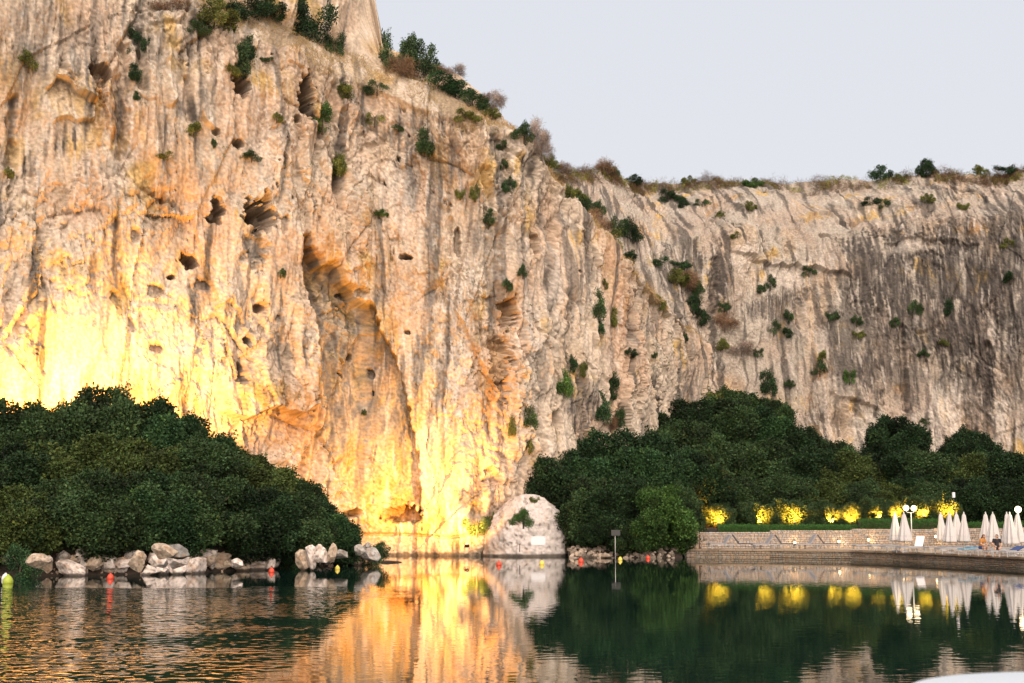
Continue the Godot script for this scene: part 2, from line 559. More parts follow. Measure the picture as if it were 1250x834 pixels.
# ---------------------------------------------------------------- plants
func sprig(nl: int, spread: float, ll: float, lw: float, sd: int, lo: Color, hi: Color) -> ArrayMesh:
	rng.seed = sd
	var st := st_new()
	for i in nl:
		var d := Vector3(rng.randfn(), rng.randfn() + 0.5, rng.randfn()).normalized()
		var at := d * spread * rng.randf_range(0.2, 1.0)
		var along := (d + Vector3(rng.randfn(), rng.randfn(), rng.randfn()) * 0.5).normalized()
		var side := along.cross(Vector3(rng.randfn(), rng.randfn(), rng.randfn())).normalized()
		var l := ll * rng.randf_range(0.7, 1.2)
		var wd := lw * rng.randf_range(0.8, 1.2)
		var up := along.cross(side)
		st.set_color(lo.lerp(hi, rng.randf()))
		st.set_smooth_group(-1)
		tri(st, at, at + along * l * 0.5 + side * wd * 0.5 + up * wd * 0.18, at + along * l)
		tri(st, at, at + along * l, at + along * l * 0.5 - side * wd * 0.5 + up * wd * 0.18)
	return done(st)

func multi(mesh: Mesh, places: Array, tints: Array) -> MultiMesh:
	var mm := MultiMesh.new()
	mm.transform_format = MultiMesh.TRANSFORM_3D
	mm.use_colors = true
	mm.mesh = mesh
	mm.instance_count = places.size()
	for i in places.size():
		mm.set_instance_transform(i, places[i])
		mm.set_instance_color(i, tints[i])
	return mm

func any_basis(scale_: float) -> Basis:
	return Basis(Quaternion(rng.randfn(), rng.randfn(), rng.randfn(), rng.randfn()).normalized()).scaled(Vector3.ONE * scale_)

# a crown of leaf sprigs set on the outside of overlapping lobes; R is its half size
func crown(sd: int, R: Vector3, lobes: int, count: int, mesh: Mesh, hang := 0.35, fill := 0.28, vary := 1.0) -> MultiMesh:
	rng.seed = sd
	var cs := []
	var rs := []
	var bright := []
	for i in lobes:
		var d := Vector3(rng.randfn(), rng.randfn() * 0.8 + 0.25, rng.randfn()).normalized()
		if d.y < -hang: d.y = -hang
		var rl := rng.randf_range(0.2, 0.36)
		cs.append(d * rng.randf_range(0.6, 1.05 - rl * 0.4))
		rs.append(rl)
		bright.append(rng.randf_range(0.55, 1.5))
	cs.append(Vector3.ZERO); rs.append(0.55); bright.append(0.9)
	var places := []
	var tints := []
	var shoots := []
	for i in lobes:
		shoots.append([cs[i] + cs[i].normalized() * rs[i] * 0.7, (cs[i].normalized() + Vector3(rng.randfn(), absf(rng.randfn()) + 0.4, rng.randfn()) * 0.6).normalized() * rng.randf_range(0.12, 0.3)])
	for i in int(count * 0.1):
		var sh: Array = shoots[rng.randi() % shoots.size()]
		var q: Vector3 = sh[0] + sh[1] * rng.randf() + Vector3(rng.randfn(), rng.randfn(), rng.randfn()) * 0.025
		places.append(Transform3D(any_basis(rng.randf_range(0.6, 1.1)), q * R))
		var lum := rng.randf_range(0.7, 1.6)
		tints.append(Color(lum * 1.15, lum * 1.1, lum * 0.95))
	var guard := 0
	while places.size() < count and guard < count * 12:
		guard += 1
		var k := rng.randi() % cs.size()
		var d := Vector3(rng.randfn(), rng.randfn(), rng.randfn()).normalized()
		var rad: float = rs[k] * (1.0 - fill * rng.randf() * rng.randf() + 0.08 * rng.randfn())
		var p: Vector3 = cs[k] + d * rad
		var deep := false
		for m in cs.size():
			if m != k and p.distance_to(cs[m]) < rs[m] * 0.72:
				deep = true
				break
		if deep or p.y < -0.75: continue
		places.append(Transform3D(any_basis(rng.randf_range(0.7, 1.35)), p * R))
		var b: float = lerpf(1.0, bright[k] * rng.randf_range(0.5, 1.6), vary)
		var yellow := rng.randf() * rng.randf()
		tints.append(Color(b * (1.0 + 0.7 * yellow), b * (1.0 + 0.25 * yellow), b * (1.0 - 0.2 * yellow)))
	return multi(mesh, places, tints)

func make_crowns() -> void:
	SP.leaf = sprig(13, 0.30, 0.2, 0.12, 3, Color(0.011, 0.026, 0.012), Color(0.042, 0.078, 0.032))
	SP.small = sprig(12, 0.15, 0.10, 0.055, 4, Color(0.018, 0.04, 0.018), Color(0.055, 0.098, 0.042))
	SP.twig = sprig(18, 0.2, 0.3, 0.014, 5, Color(0.14, 0.12, 0.115), Color(0.3, 0.26, 0.24))
	SP.straw = sprig(9, 0.1, 0.36, 0.022, 6, Color(0.3, 0.2, 0.09), Color(0.5, 0.37, 0.19))
	for i in 5:
		CR["tree_%d" % i] = crown(100 + i, Vector3(3, 3, 3), 38 + i * 3, 5200, SP.leaf)
	for i in 4:
		CR["shrub_%d" % i] = crown(200 + i, Vector3(1, 1, 1), 9 + i, 420, SP.small)
	for i in 2:
		CR["dense_%d" % i] = crown(500 + i, Vector3(1, 1, 1), 16, 2600, SP.small, 0.5, 0.6, 0.35)
		CR["ivy_%d" % i] = crown(300 + i, Vector3(0.6, 1, 0.45), 12, 300, SP.small)
		CR["twigs_%d" % i] = crown(400 + i, Vector3(1, 0.9, 1), 9, 260, SP.twig, 0.2, 0.6)

func stem_mesh(r: float, h: float, limbs: int, sd: int) -> ArrayMesh:
	rng.seed = sd
	var st := st_new()
	var top := Vector3(rng.randfn() * 0.08 * h, h * 0.55, rng.randfn() * 0.08 * h)
	tube(st, [Vector3(0, -0.4, 0), Vector3(0.02, h * 0.25, 0.01), top], [r * 1.4, r, r * 0.75], 7)
	for i in limbs:
		var a := TAU * i / limbs + rng.randf()
		var e := top + Vector3(cos(a) * h * 0.4, h * rng.randf_range(0.2, 0.42), sin(a) * h * 0.4)
		tube(st, [top, top.lerp(e, 0.5) + Vector3(0, -0.04 * h, 0), e], [r * 0.6, r * 0.4, r * 0.15], 5)
	return done(st)

var stems := {}
# a tree or tall shrub standing at `foot`, its crown reaching `top` metres above the water and r wide to each side
func tree(called: String, foot: Vector3, top: float, r: float, leaf: String, label: String, category: String, group := "", trunk_share := 0.0) -> Node3D:
	var t := thing(called, label, category, foot, rng.randf() * TAU, group)
	var high := top - foot.y
	var ry: float = maxf(high * (0.58 - 0.2 * trunk_share), r * 0.85)
	var k := taken.size() + int(foot.x * 7.0) + int(foot.z * 3.0)
	var kind: String = [leaf, leaf, "leaf_blue", leaf, "leaf_olive"][posmod(k * 7, 5)] if leaf == "leaf" else leaf
	var cr := scatter("crown", CR["tree_%d" % posmod(k, 5)], M[kind], t)
	cr.position.y = high - ry
	cr.scale = Vector3(r / 3.0, ry / 3.0, r / 3.0)
	var key := "s%d" % posmod(k, 3)
	if not stems.has(key): stems[key] = stem_mesh(0.14, 4.0, 5, posmod(k, 3))
	var tr := obj("trunk", stems[key], M.bark, t)
	tr.scale = Vector3(1.0, high / 5.0, 1.0)
	return t

# a plant rooted in the rock face or on a ledge
func shrub(called: String, at: Vector3, w: float, h: float, leaf: String, label: String, category := "shrub", group := "", form := "shrub") -> Node3D:
	var k := posmod(int(at.x * 13.0 + at.y * 7.0), 4 if form == "shrub" else 2)  # which crown
	var t := thing(called, label, category, at, at.x * 2.1, group)
	var cr := scatter("foliage", CR["%s_%d" % [form, k]], M[leaf], t)
	cr.position.y = h * (0.35 if form != "ivy" else 0.0)
	cr.scale = Vector3(w / 1.0, h / 1.0, minf(w, 1.6)) if form != "ivy" else Vector3(w / 0.6, h, minf(w, 0.8) / 0.6)
	if not stems.has("small"): stems["small"] = stem_mesh(0.05, 1.2, 4, 77)
	var s := obj("stem", stems["small"], M.bark if form != "twigs" else M.twig_wood, t)
	s.scale = Vector3.ONE * clampf(h, 0.3, 1.4)
	return t

func tufts(called: String, spots: Array, size: float, leaf: String, mesh: Mesh, sd: int) -> MultiMeshInstance3D:
	rng.seed = sd
	var places := []
	var tints := []
	for p in spots:
		places.append(Transform3D(Basis(Vector3.UP, rng.randf() * TAU).scaled(Vector3.ONE * size * rng.randf_range(0.6, 1.5)), p))
		var b := rng.randf_range(0.7, 1.25)
		tints.append(Color(b, b * rng.randf_range(0.9, 1.05), b * rng.randf_range(0.8, 1.0)))
	return scatter(called, multi(mesh, places, tints), M[leaf])

# ---------------------------------------------------------------- stones
# a stone cut by random planes: a blocky limestone lump of half sizes `half`
func stone_mesh(half: Vector3, sd: int, cuts := 11, rough := 0.05, nu := 26, nv := 16, tint := Color(0.5, 0.41, 0.33), wet := -9.0) -> ArrayMesh:
	rng.seed = sd
	var planes := []
	for i in cuts:
		planes.append([Vector3(rng.randfn(), rng.randfn(), rng.randfn()).normalized(), rng.randf_range(0.62, 1.0)])
	var n1 := noise(FastNoiseLite.TYPE_SIMPLEX_SMOOTH, 1.2, 4, sd)
	var n2 := noise(FastNoiseLite.TYPE_SIMPLEX_SMOOTH, 2.3, 3, sd + 50)
	var st := st_new()
	st.set_smooth_group(-1)
	var pt := func(u: int, v: int) -> Vector3:
		var a := TAU * (u % nu) / nu
		var b := PI * v / nv - PI / 2
		var d := Vector3(cos(a) * cos(b), sin(b), sin(a) * cos(b))
		var r := 1.3
		for p in planes:
			var f: float = d.dot(p[0])
			if f > 0.05: r = minf(r, p[1] / f)
		r += n1.get_noise_3dv(d * 1.5) * rough * 2.0 + n1.get_noise_3dv(d * 6.0) * rough
		return d * r * half
	for u in nu:
		for v in nv:
			var ps := [pt.call(u, v), pt.call(u, v + 1), pt.call(u + 1, v + 1), pt.call(u + 1, v)]
			for k in [0, 1, 2, 0, 2, 3]:
				var p: Vector3 = ps[k]
				var b := 1.0 + n2.get_noise_3dv(p * 1.3) * 0.55
				var c := tint * b * 1.15
				var rusty := smoothstep(0.1, 0.4, n2.get_noise_3dv(p * 0.7 + Vector3(9, 4, 2)))
				c = c.lerp(Color(0.36, 0.2, 0.1), rusty * 0.5)
				var lichen := smoothstep(0.15, 0.4, n2.get_noise_3dv(p * 1.6 + Vector3(31, 4, 2)))
				c = c.lerp(Color(0.13, 0.115, 0.1), lichen * 0.65)
				if p.y < wet: c = c.lerp(Color(0.06, 0.05, 0.042), smoothstep(wet, wet - 0.1, p.y + n1.get_noise_3dv(p * 5.0) * 0.05) * 0.9)
				st.set_color(Color(c.r, c.g, c.b))
				st.add_vertex(p)
	st.generate_normals()
	return st.commit()

var stone_seed := 500
func shore_stone(at: Vector3, w: float, h: float, label: String, tint := Color(0.5, 0.41, 0.33), called := "shore_rock", deep := 0.8) -> void:
	stone_seed += 1
	var o := obj(called, stone_mesh(Vector3(w * 0.58, h * 0.56, w * 0.55 * deep), stone_seed, 15, 0.02, 48, 32, tint, 0.18 - at.y - h * 0.3), M.rock, null, at + Vector3(0, h * 0.3, -w * 0.2 * deep))
	o.rotation.y = 0.0
	tag(o, label, "rock", "pale rocks along the shore")

# a straight wall of small stones in courses between two feet; all its stones are one piece of stuff
func stone_courses(a: Vector3, b: Vector3, h: float, course: float, long_: float, sd: int, tint: Color, st: SurfaceTool, top_b := -1.0) -> void:
	rng.seed = sd
	var d := b - a
	d.y = 0
	var len_ := d.length()
	var dir := d.normalized()
	var face := Vector3(-dir.z, 0, dir.x)
	if face.z < 0: face = -face
	var y := 0.0
	while y < h - 0.02:
		var ch: float = minf(course * rng.randf_range(0.65, 1.5), h - y)
		var x := -rng.randf() * long_ * 0.5
		while x < len_:
			var w: float = long_ * rng.randf_range(0.55, 1.6)
			var x0 := maxf(x, 0.0)
			var x1 := minf(x + w, len_)
			if x1 - x0 > 0.04:
				var depth := rng.randf_range(0.0, 0.05)
				var t := rng.randf_range(0.82, 1.15)
				var warm := rng.randf_range(-0.1, 0.12)
				st.set_color(Color(tint.r * t * (1.0 + warm), tint.g * t, tint.b * t * (1.0 - warm)))
				var c := a + dir * (x0 + x1) * 0.5 + Vector3(0, y + ch * 0.5, 0) + face * (depth - 0.07)
				box(st, Vector3(x1 - x0 - 0.014, ch - 0.012, 0.22), Transform3D(Basis(dir, Vector3.UP, face) * Basis(Vector3(0, 0, 1), rng.randfn() * 0.06), c), 0.03)
			x += w
		y += ch

func strip(st: SurfaceTool, a: Array, b: Array) -> void:
	for i in a.size() - 1:
		quad(st, a[i], b[i], b[i + 1], a[i + 1])

func prism_along(st: SurfaceTool, pts: Array, y0: float, y1: float, front: float, back: float) -> void:
	# a bar along a plan polyline; front and back are measured towards +z
	st.set_smooth_group(-1)
	var f0 := []; var f1 := []; var b0 := []; var b1 := []
	for p in pts:
		f0.append(Vector3(p.x, y0, p.z + front)); f1.append(Vector3(p.x, y1, p.z + front))
		b0.append(Vector3(p.x, y0, p.z + back)); b1.append(Vector3(p.x, y1, p.z + back))
	strip(st, f0, f1); strip(st, f1, b1); strip(st, b1, b0); strip(st, b0, f0)
	quad(st, f0[0], b0[0], b1[0], f1[0])
	quad(st, f0[-1], f1[-1], b1[-1], b0[-1])

# ---------------------------------------------------------------- lamps
func spot_light(parent: Node3D, at: Vector3, target: Vector3, energy: float, angle: float, size: float, c: Color) -> void:
	var l := SpotLight3D.new()
	l.name = "lamp_light"
	parent.add_child(l, true)
	l.position = at
	l.look_at_from_position(parent.position + at, target, Vector3.FORWARD)
	l.position = at
	l.light_energy = energy
	l.light_color = c
	l.spot_angle = angle
	l.spot_angle_attenuation = 0.9
	l.spot_range = 120.0
	l.spot_attenuation = 2.0
	l.light_size = size
	l.shadow_enabled = true

func omni(parent: Node3D, at: Vector3, energy: float, size: float, c: Color) -> void:
	var l := OmniLight3D.new()
	l.name = "lamp_light"
	parent.add_child(l, true)
	l.position = at
	l.light_energy = energy
	l.light_color = c
	l.omni_range = 60.0
	l.omni_attenuation = 2.0
	l.light_size = size
	l.shadow_enabled = true

# a floodlight: housing on a yoke with a glowing glass, tipped towards its target
func flood(called: String, at: Vector3, target: Vector3, energy: float, angle: float, scale_: float, label: String, c: Color, group := "") -> void:
	var t := thing(called, label, "floodlight", at, 0.0, group)
	var to := (target - at).normalized()
	var basis_ := Basis.looking_at(to, Vector3.FORWARD if absf(to.y) > 0.9 else Vector3.UP)
	var st := st_new()
	box(st, Vector3(0.34, 0.26, 0.16) * scale_, Transform3D(basis_, Vector3(0, 0.22 * scale_, 0)), 0.02)
	obj("housing", done(st), M.dark_metal, t)
	st = st_new()
	tube(st, [Vector3(-0.2, -0.05, 0) * scale_, Vector3(-0.2, 0.22, 0) * scale_], [0.015, 0.015], 6)
	tube(st, [Vector3(0.2, -0.05, 0) * scale_, Vector3(0.2, 0.22, 0) * scale_], [0.015, 0.015], 6)
	tube(st, [Vector3(-0.2, 0, 0) * scale_, Vector3(0.2, 0, 0) * scale_], [0.015, 0.015], 6)
	obj("yoke", done(st), M.dark_metal, t)
	st = st_new()
	box(st, Vector3(0.29, 0.21, 0.02) * scale_, Transform3D(basis_, Vector3(0, 0.22 * scale_, 0) + to * 0.092 * scale_), 0.005)
	obj("lamp_glass", done(st), M.spot_glow, t)
	spot_light(t, Vector3(0, 0.22 * scale_, 0) + to * 0.16 * scale_, target, energy, angle, 0.12 * scale_, c)

# ---------------------------------------------------------------- furniture on the terrace
var protos := {}
func copy_of(key: String, called: String, label: String, category: String, at: Vector3, turn: float, group := "") -> Node3D:
	var o: Node3D = protos[key].duplicate()
	o.name = numbered(called)
	add_child(o)
	o.position = at
	o.rotation.y = turn
	tag(o, label, category, group)
	return o

func part(parent: Node3D, called: String, mesh: Mesh, m: Material) -> MeshInstance3D:
	return obj(called, mesh, m, parent)

# a lounger along x with its head at +x; `raise` is the angle of its back
func make_lounger(raise: float, cloth: StandardMaterial3D, backcloth: StandardMaterial3D, frame: StandardMaterial3D) -> Node3D:
	var t := Node3D.new()
	var st := st_new()
	for s in [-0.3, 0.3]:
		box(st, Vector3(1.95, 0.05, 0.035), Transform3D(Basis(), Vector3(0, 0.34, s)), 0.008)
	for x in [-0.96, 0.2, 0.96]:
		box(st, Vector3(0.035, 0.045, 0.565), Transform3D(Basis(), Vector3(x, 0.335, 0)), 0.008)
	part(t, "frame", done(st), frame)
	for x in [-0.82, 0.78]:
		for s in [-0.3, 0.3]:
			st = st_new()
			box(st, Vector3(0.045, 0.315, 0.037), Transform3D(Basis(), Vector3(x, 0.1575, s)), 0.008)
			part(t, "leg", done(st), frame)
	st = st_new()
	box(st, Vector3(1.2, 0.06, 0.56), Transform3D(Basis(), Vector3(-0.37, 0.396, 0)), 0.025)
	part(t, "seat_pad", done(st), cloth)
	st = st_new()
	var c := Vector3(0.26, 0.4, 0) + Vector3(cos(raise), sin(raise), 0) * 0.4
	box(st, Vector3(0.86, 0.08, 0.6), Transform3D(Basis(Vector3(0, 0, 1), raise), c), 0.025)
	part(t, "backrest", done(st), backcloth)
	if raise > 0.2:
		st = st_new()
		for s in [-0.26, 0.26]:
			tube(st, [c + Vector3(0.05, 0, s), Vector3(0.75, 0.34, s)], [0.012, 0.012], 6)
		part(t, "back_strut", done(st), frame)
	return t

func make_parasol(sd: int, r: float) -> Node3D:
	var t := Node3D.new()
	var st := st_new()
	lathe(st, [Vector2(0.001, 2.66), Vector2(0.07, 2.64), Vector2(0.12, 2.52), Vector2(0.17 * r / 0.42, 2.2), Vector2(0.25 * r / 0.42, 1.8), Vector2(0.33 * r / 0.42, 1.4), Vector2(0.40 * r / 0.42, 1.0), Vector2(0.43 * r / 0.42, 0.82), Vector2(0.42 * r / 0.42, 0.76), Vector2(0.3 * r / 0.42, 0.8), Vector2(0.03, 1.0)], 64, 0.13, 8, sd * 1.7)
	part(t, "canopy", done(st), M.canvas)
	st = st_new()
	tube(st, [Vector3(0, 0.02, 0), Vector3(0, 2.62, 0)], [0.028, 0.028], 10)
	part(t, "pole", done(st), M.white_metal)
	st = st_new()
	lathe(st, [Vector2(0.001, 2.8), Vector2(0.035, 2.78), Vector2(0.045, 2.72), Vector2(0.05, 2.66), Vector2(0.09, 2.63), Vector2(0.001, 2.6)], 14)
	part(t, "finial", done(st), M.white_metal)
	st = st_new()
	lathe(st, [Vector2(0.001, 0.1), Vector2(0.05, 0.1), Vector2(0.26, 0.07), Vector2(0.28, 0.02), Vector2(0.28, 0.0)], 20)
	part(t, "base", done(st), M.grey_frame)
	st = st_new()
	lathe(st, [Vector2(0.39 * r / 0.42, 1.16), Vector2(0.385 * r / 0.42, 1.12)], 64, 0.13, 8, sd * 1.7)
	part(t, "tie_strap", done(st), M.canvas)
	return t

# ---------------------------------------------------------------- people
# one continuous skin round tapered bones [a, b, ra, rb], meshed as surface nets
func skin(bones: Array, cell: float, k: float) -> ArrayMesh:
	var lo := Vector3.ONE * 1e9
	var hi := -lo
	for b in bones:
		for e in [[b[0], b[2]], [b[1], b[3]]]:
			lo = lo.min(e[0] - Vector3.ONE * (e[1] + cell * 3)); hi = hi.max(e[0] + Vector3.ONE * (e[1] + cell * 3))
	var n := Vector3i(((hi - lo) / cell).ceil()) + Vector3i.ONE
	var f := PackedFloat32Array(); f.resize(n.x * n.y * n.z)
	f.fill(1.0)
	for b in bones:
		var A: Vector3 = b[0]
		var B: Vector3 = b[1]
		var d := B - A
		var l2 := maxf(d.length_squared(), 1e-9)
		var R: float = maxf(b[2], b[3]) + k * 2.0 + cell * 2.0
		var i0 := Vector3i(((A.min(B) - Vector3.ONE * R - lo) / cell).floor()).clamp(Vector3i.ZERO, n - Vector3i.ONE)
		var i1 := Vector3i(((A.max(B) + Vector3.ONE * R - lo) / cell).ceil()).clamp(Vector3i.ZERO, n - Vector3i.ONE)
		for z in range(i0.z, i1.z + 1):
			for y in range(i0.y, i1.y + 1):
				for x in range(i0.x, i1.x + 1):
					var p := lo + Vector3(x, y, z) * cell
					var t := clampf((p - A).dot(d) / l2, 0.0, 1.0)
					var v: float = p.distance_to(A + d * t) - lerpf(b[2], b[3], t)
					var q := (z * n.y + y) * n.x + x
					var o := f[q]
					var h := maxf(k - absf(o - v), 0.0) / k
					f[q] = minf(o, v) - h * h * k * 0.25
	var st := st_new()
	st.set_smooth_group(0)
	var vert := {}
	var place := func(x: int, y: int, z: int) -> Vector3:
		var key := (z * n.y + y) * n.x + x
		if vert.has(key): return vert[key]
		var sum := Vector3.ZERO
		var cnt := 0
		for e in [[0, 0, 0, 1, 0, 0], [0, 1, 0, 1, 1, 0], [0, 0, 1, 1, 0, 1], [0, 1, 1, 1, 1, 1], [0, 0, 0, 0, 1, 0], [1, 0, 0, 1, 1, 0], [0, 0, 1, 0, 1, 1], [1, 0, 1, 1, 1, 1], [0, 0, 0, 0, 0, 1], [1, 0, 0, 1, 0, 1], [0, 1, 0, 0, 1, 1], [1, 1, 0, 1, 1, 1]]:
			var a: float = f[((z + e[2]) * n.y + y + e[1]) * n.x + x + e[0]]
			var b: float = f[((z + e[5]) * n.y + y + e[4]) * n.x + x + e[3]]
			if (a < 0) != (b < 0):
				var t := a / (a - b)
				sum += Vector3(x + e[0], y + e[1], z + e[2]).lerp(Vector3(x + e[3], y + e[4], z + e[5]), t)
				cnt += 1
		var r := lo + sum / maxi(cnt, 1) * cell
		vert[key] = r
		return r
	for z in range(1, n.z - 1):
		for y in range(1, n.y - 1):
			for x in range(1, n.x - 1):
				var a := f[(z * n.y + y) * n.x + x]
				for ax in 3:
					var b := f[((z + int(ax == 2)) * n.y + y + int(ax == 1)) * n.x + x + int(ax == 0)]
					if (a < 0) == (b < 0): continue
					var ps: Array
					if ax == 0: ps = [place.call(x, y - 1, z - 1), place.call(x, y, z - 1), place.call(x, y, z), place.call(x, y - 1, z)]
					elif ax == 1: ps = [place.call(x - 1, y, z - 1), place.call(x - 1, y, z), place.call(x, y, z), place.call(x, y, z - 1)]
					else: ps = [place.call(x - 1, y - 1, z), place.call(x, y - 1, z), place.call(x, y, z), place.call(x - 1, y, z)]
					if a < 0: quad(st, ps[3], ps[2], ps[1], ps[0])
					else: quad(st, ps[0], ps[1], ps[2], ps[3])
	st.index()
	st.generate_normals()
	return st.commit()

func hand(bones: Array, wrist: Vector3, along: Vector3, side: Vector3) -> void:
	# palm, four curled fingers of different lengths and a thumb from the side of the palm
	var up := along.cross(side).normalized()
	var palm := wrist + along * 0.085
	for i in 4:
		var off := side * (0.03 - 0.02 * i)
		bones.append([wrist + off * 0.5, palm + off, 0.013, 0.011])
		var l: float = [0.036, 0.042, 0.039, 0.03][i]
		var a := palm + off
		var b: Vector3 = a + (along * 0.85 - up * 0.5).normalized() * l
		bones.append([a, b, 0.0095, 0.0088])
		bones.append([b, b + (along * 0.4 - up * 0.9).normalized() * l * 0.8, 0.0088, 0.0075])
	var th := wrist + along * 0.03 + side * 0.032
	bones.append([th, th + (along * 0.6 + side * 0.75).normalized() * 0.04, 0.013, 0.011])
	bones.append([th + (along * 0.6 + side * 0.75).normalized() * 0.04, th + (along * 0.6 + side * 0.75).normalized() * 0.04 + (along - up * 0.3).normalized() * 0.03, 0.011, 0.009])

# j holds the joints by name, in the person's own axes
func person(j: Dictionary, label: String, at: Vector3, turn: float, top: StandardMaterial3D, bottom: StandardMaterial3D, hair: StandardMaterial3D, long_hair: bool) -> void:
	var t := thing("person", label, "person", at, turn)
	var body := [[j.hip, j.waist, 0.125, 0.105], [j.waist, j.chest, 0.105, 0.12], [j.chest, j.neck, 0.11, 0.055], [j.neck, j.head, 0.05, 0.055], [j.shoulder_l, j.shoulder_r, 0.06, 0.06]]
	var hands := []
	for s in ["_l", "_r"]:
		body.append([j["shoulder" + s], j["elbow" + s], 0.05, 0.04])
		body.append([j["elbow" + s], j["wrist" + s], 0.04, 0.028])
		body.append([j["thigh" + s], j["knee" + s], 0.088, 0.058])
		body.append([j["knee" + s], j["calf" + s], 0.054, 0.058])
		body.append([j["calf" + s], j["ankle" + s], 0.056, 0.036])
		body.append([j["ankle" + s] + Vector3(0, -0.03, 0), j["toe" + s], 0.038, 0.026])
		var al: Vector3 = (j["wrist" + s] - j["elbow" + s]).normalized()
		hand(hands, j["wrist" + s], al, al.cross(Vector3.UP).normalized() * (1.0 if s == "_l" else -1.0))
	var b := part(t, "body", skin(body, 0.022, 0.06), M.skin)
	part(t, "hands", skin(hands, 0.0055, 0.008), M.skin)
	# the head: skull, jaw, nose, ears, brow; looks along j.look
	var h: Vector3 = j.head
	var look: Vector3 = j.look.normalized()
	var up: Vector3 = (h - j.neck).normalized()
	var sd := look.cross(up).normalized()
	up = sd.cross(look).normalized()
	var c := h + up * 0.09 + look * 0.02
	var head := [[c - look * 0.025 + up * 0.02, c + look * 0.03 + up * 0.015, 0.088, 0.078], [c, c - up * 0.075 + look * 0.05, 0.07, 0.038], [c + look * 0.088 + up * 0.005, c + look * 0.108 - up * 0.025, 0.012, 0.016], [c + look * 0.08 + up * 0.025 - sd * 0.035, c + look * 0.08 + up * 0.025 + sd * 0.035, 0.018, 0.018], [c + look * 0.083 - up * 0.055 - sd * 0.02, c + look * 0.083 - up * 0.055 + sd * 0.02, 0.011, 0.011], [c + sd * 0.078, c + sd * 0.084 - up * 0.03, 0.016, 0.012], [c - sd * 0.078, c - sd * 0.084 - up * 0.03, 0.016, 0.012]]
	part(t, "head", skin(head, 0.008, 0.02), M.skin)
	for e in [-1.0, 1.0]:
		var st := st_new()
		tube(st, [c + look * 0.09 + sd * 0.033 * e + up * 0.004, c + look * 0.1 + sd * 0.033 * e + up * 0.004], [0.011, 0.008], 8)
		part(t, "eye", done(st), M.hair_dark)
	var hr := [[c - look * 0.045 + up * 0.035, c + look * 0.015 + up * 0.06, 0.09, 0.07]]
	if long_hair:
		hr.append([c - look * 0.06, j.neck - look * 0.09, 0.075, 0.06])
		hr.append([j.neck - look * 0.09, j.chest - look * 0.13, 0.06, 0.035])
	part(t, "hair", skin(hr, 0.012, 0.04), hair)
	var cl := [[j.hip.lerp(j.waist, 0.3), j.waist, 0.14, 0.12], [j.waist, j.chest, 0.12, 0.135], [j.chest, j.chest.lerp(j.neck, 0.55), 0.128, 0.095], [j.shoulder_l, j.shoulder_r, 0.072, 0.072]]
	for s in ["_l", "_r"]:
		cl.append([j["shoulder" + s], j["shoulder" + s].lerp(j["elbow" + s], 0.55), 0.064, 0.062])
	part(t, "top", skin(cl, 0.022, 0.06), top)
	var pn := [[j.hip, j.hip.lerp(j.waist, 0.4), 0.142, 0.132]]
	for s in ["_l", "_r"]:
		pn.append([j["thigh" + s], j["thigh" + s].lerp(j["knee" + s], 0.45), 0.102, 0.092])
	part(t, "shorts", skin(pn, 0.022, 0.05), bottom)

func _ready() -> void:
	# ---- camera
	var cam := Camera3D.new()
	cam.name = "camera"
	add_child(cam)
	cam.position = Vector3(0, 3.4, 0)
	cam.rotation_degrees.x = 6.833
	cam.keep_aspect = Camera3D.KEEP_HEIGHT
	cam.fov = 27.01
	cam.near = 0.1
	cam.far = 4000.0
	cam.current = true
	var lens := CameraAttributesPhysical.new()
	lens.frustum_focal_length = 50.0
	lens.frustum_focus_distance = 105.0
	lens.exposure_aperture = 2.8
	cam.attributes = lens
	# ---- sky: an even, pale lilac dusk
	var sky := ProceduralSkyMaterial.new()
	sky.sky_top_color = Color(0.833, 0.852, 0.886)
	sky.sky_horizon_color = Color(0.892, 0.894, 0.917)
	sky.sky_curve = 0.25
	sky.ground_bottom_color = Color(0.25, 0.24, 0.22)
	sky.ground_horizon_color = Color(0.5, 0.48, 0.46)
	sky.energy_multiplier = 0.71
	var env := Environment.new()
	env.background_mode = Environment.BG_SKY
	env.sky = Sky.new()
	env.sky.sky_material = sky
	env.tonemap_mode = Environment.TONE_MAPPER_LINEAR
	env.tonemap_exposure = 1.5
	env.sdfgi_enabled = true
	env.ssao_enabled = true
	env.ssil_enabled = true
	var we := WorldEnvironment.new()
	we.name = "world"
	we.environment = env
	add_child(we)
	# ---- the glow of the western sky behind the eye, where the sun has gone: very soft
	var sun := DirectionalLight3D.new()
	sun.name = "afterglow"
	add_child(sun)
	sun.rotation_degrees = Vector3(-33, 8, 0)
	sun.light_energy = 1.14
	sun.light_color = Color(1.0, 0.91, 0.82)
	sun.light_angular_distance = 85.0
	sun.sky_mode = DirectionalLight3D.SKY_MODE_LIGHT_ONLY
	sun.shadow_enabled = true

	make_materials()
	mat("twig_wood", Color(0.2, 0.17, 0.15), 0.9)
	make_crowns()
	build_cliff()
	build_far_cliff()
	build_lake()
	build_left_shore()
	build_hillside()
	build_boulder()
	build_terrace()
	build_lamps()
	build_furniture()
	build_people()
	build_buoys()
	build_plants()
	build_near_shore()

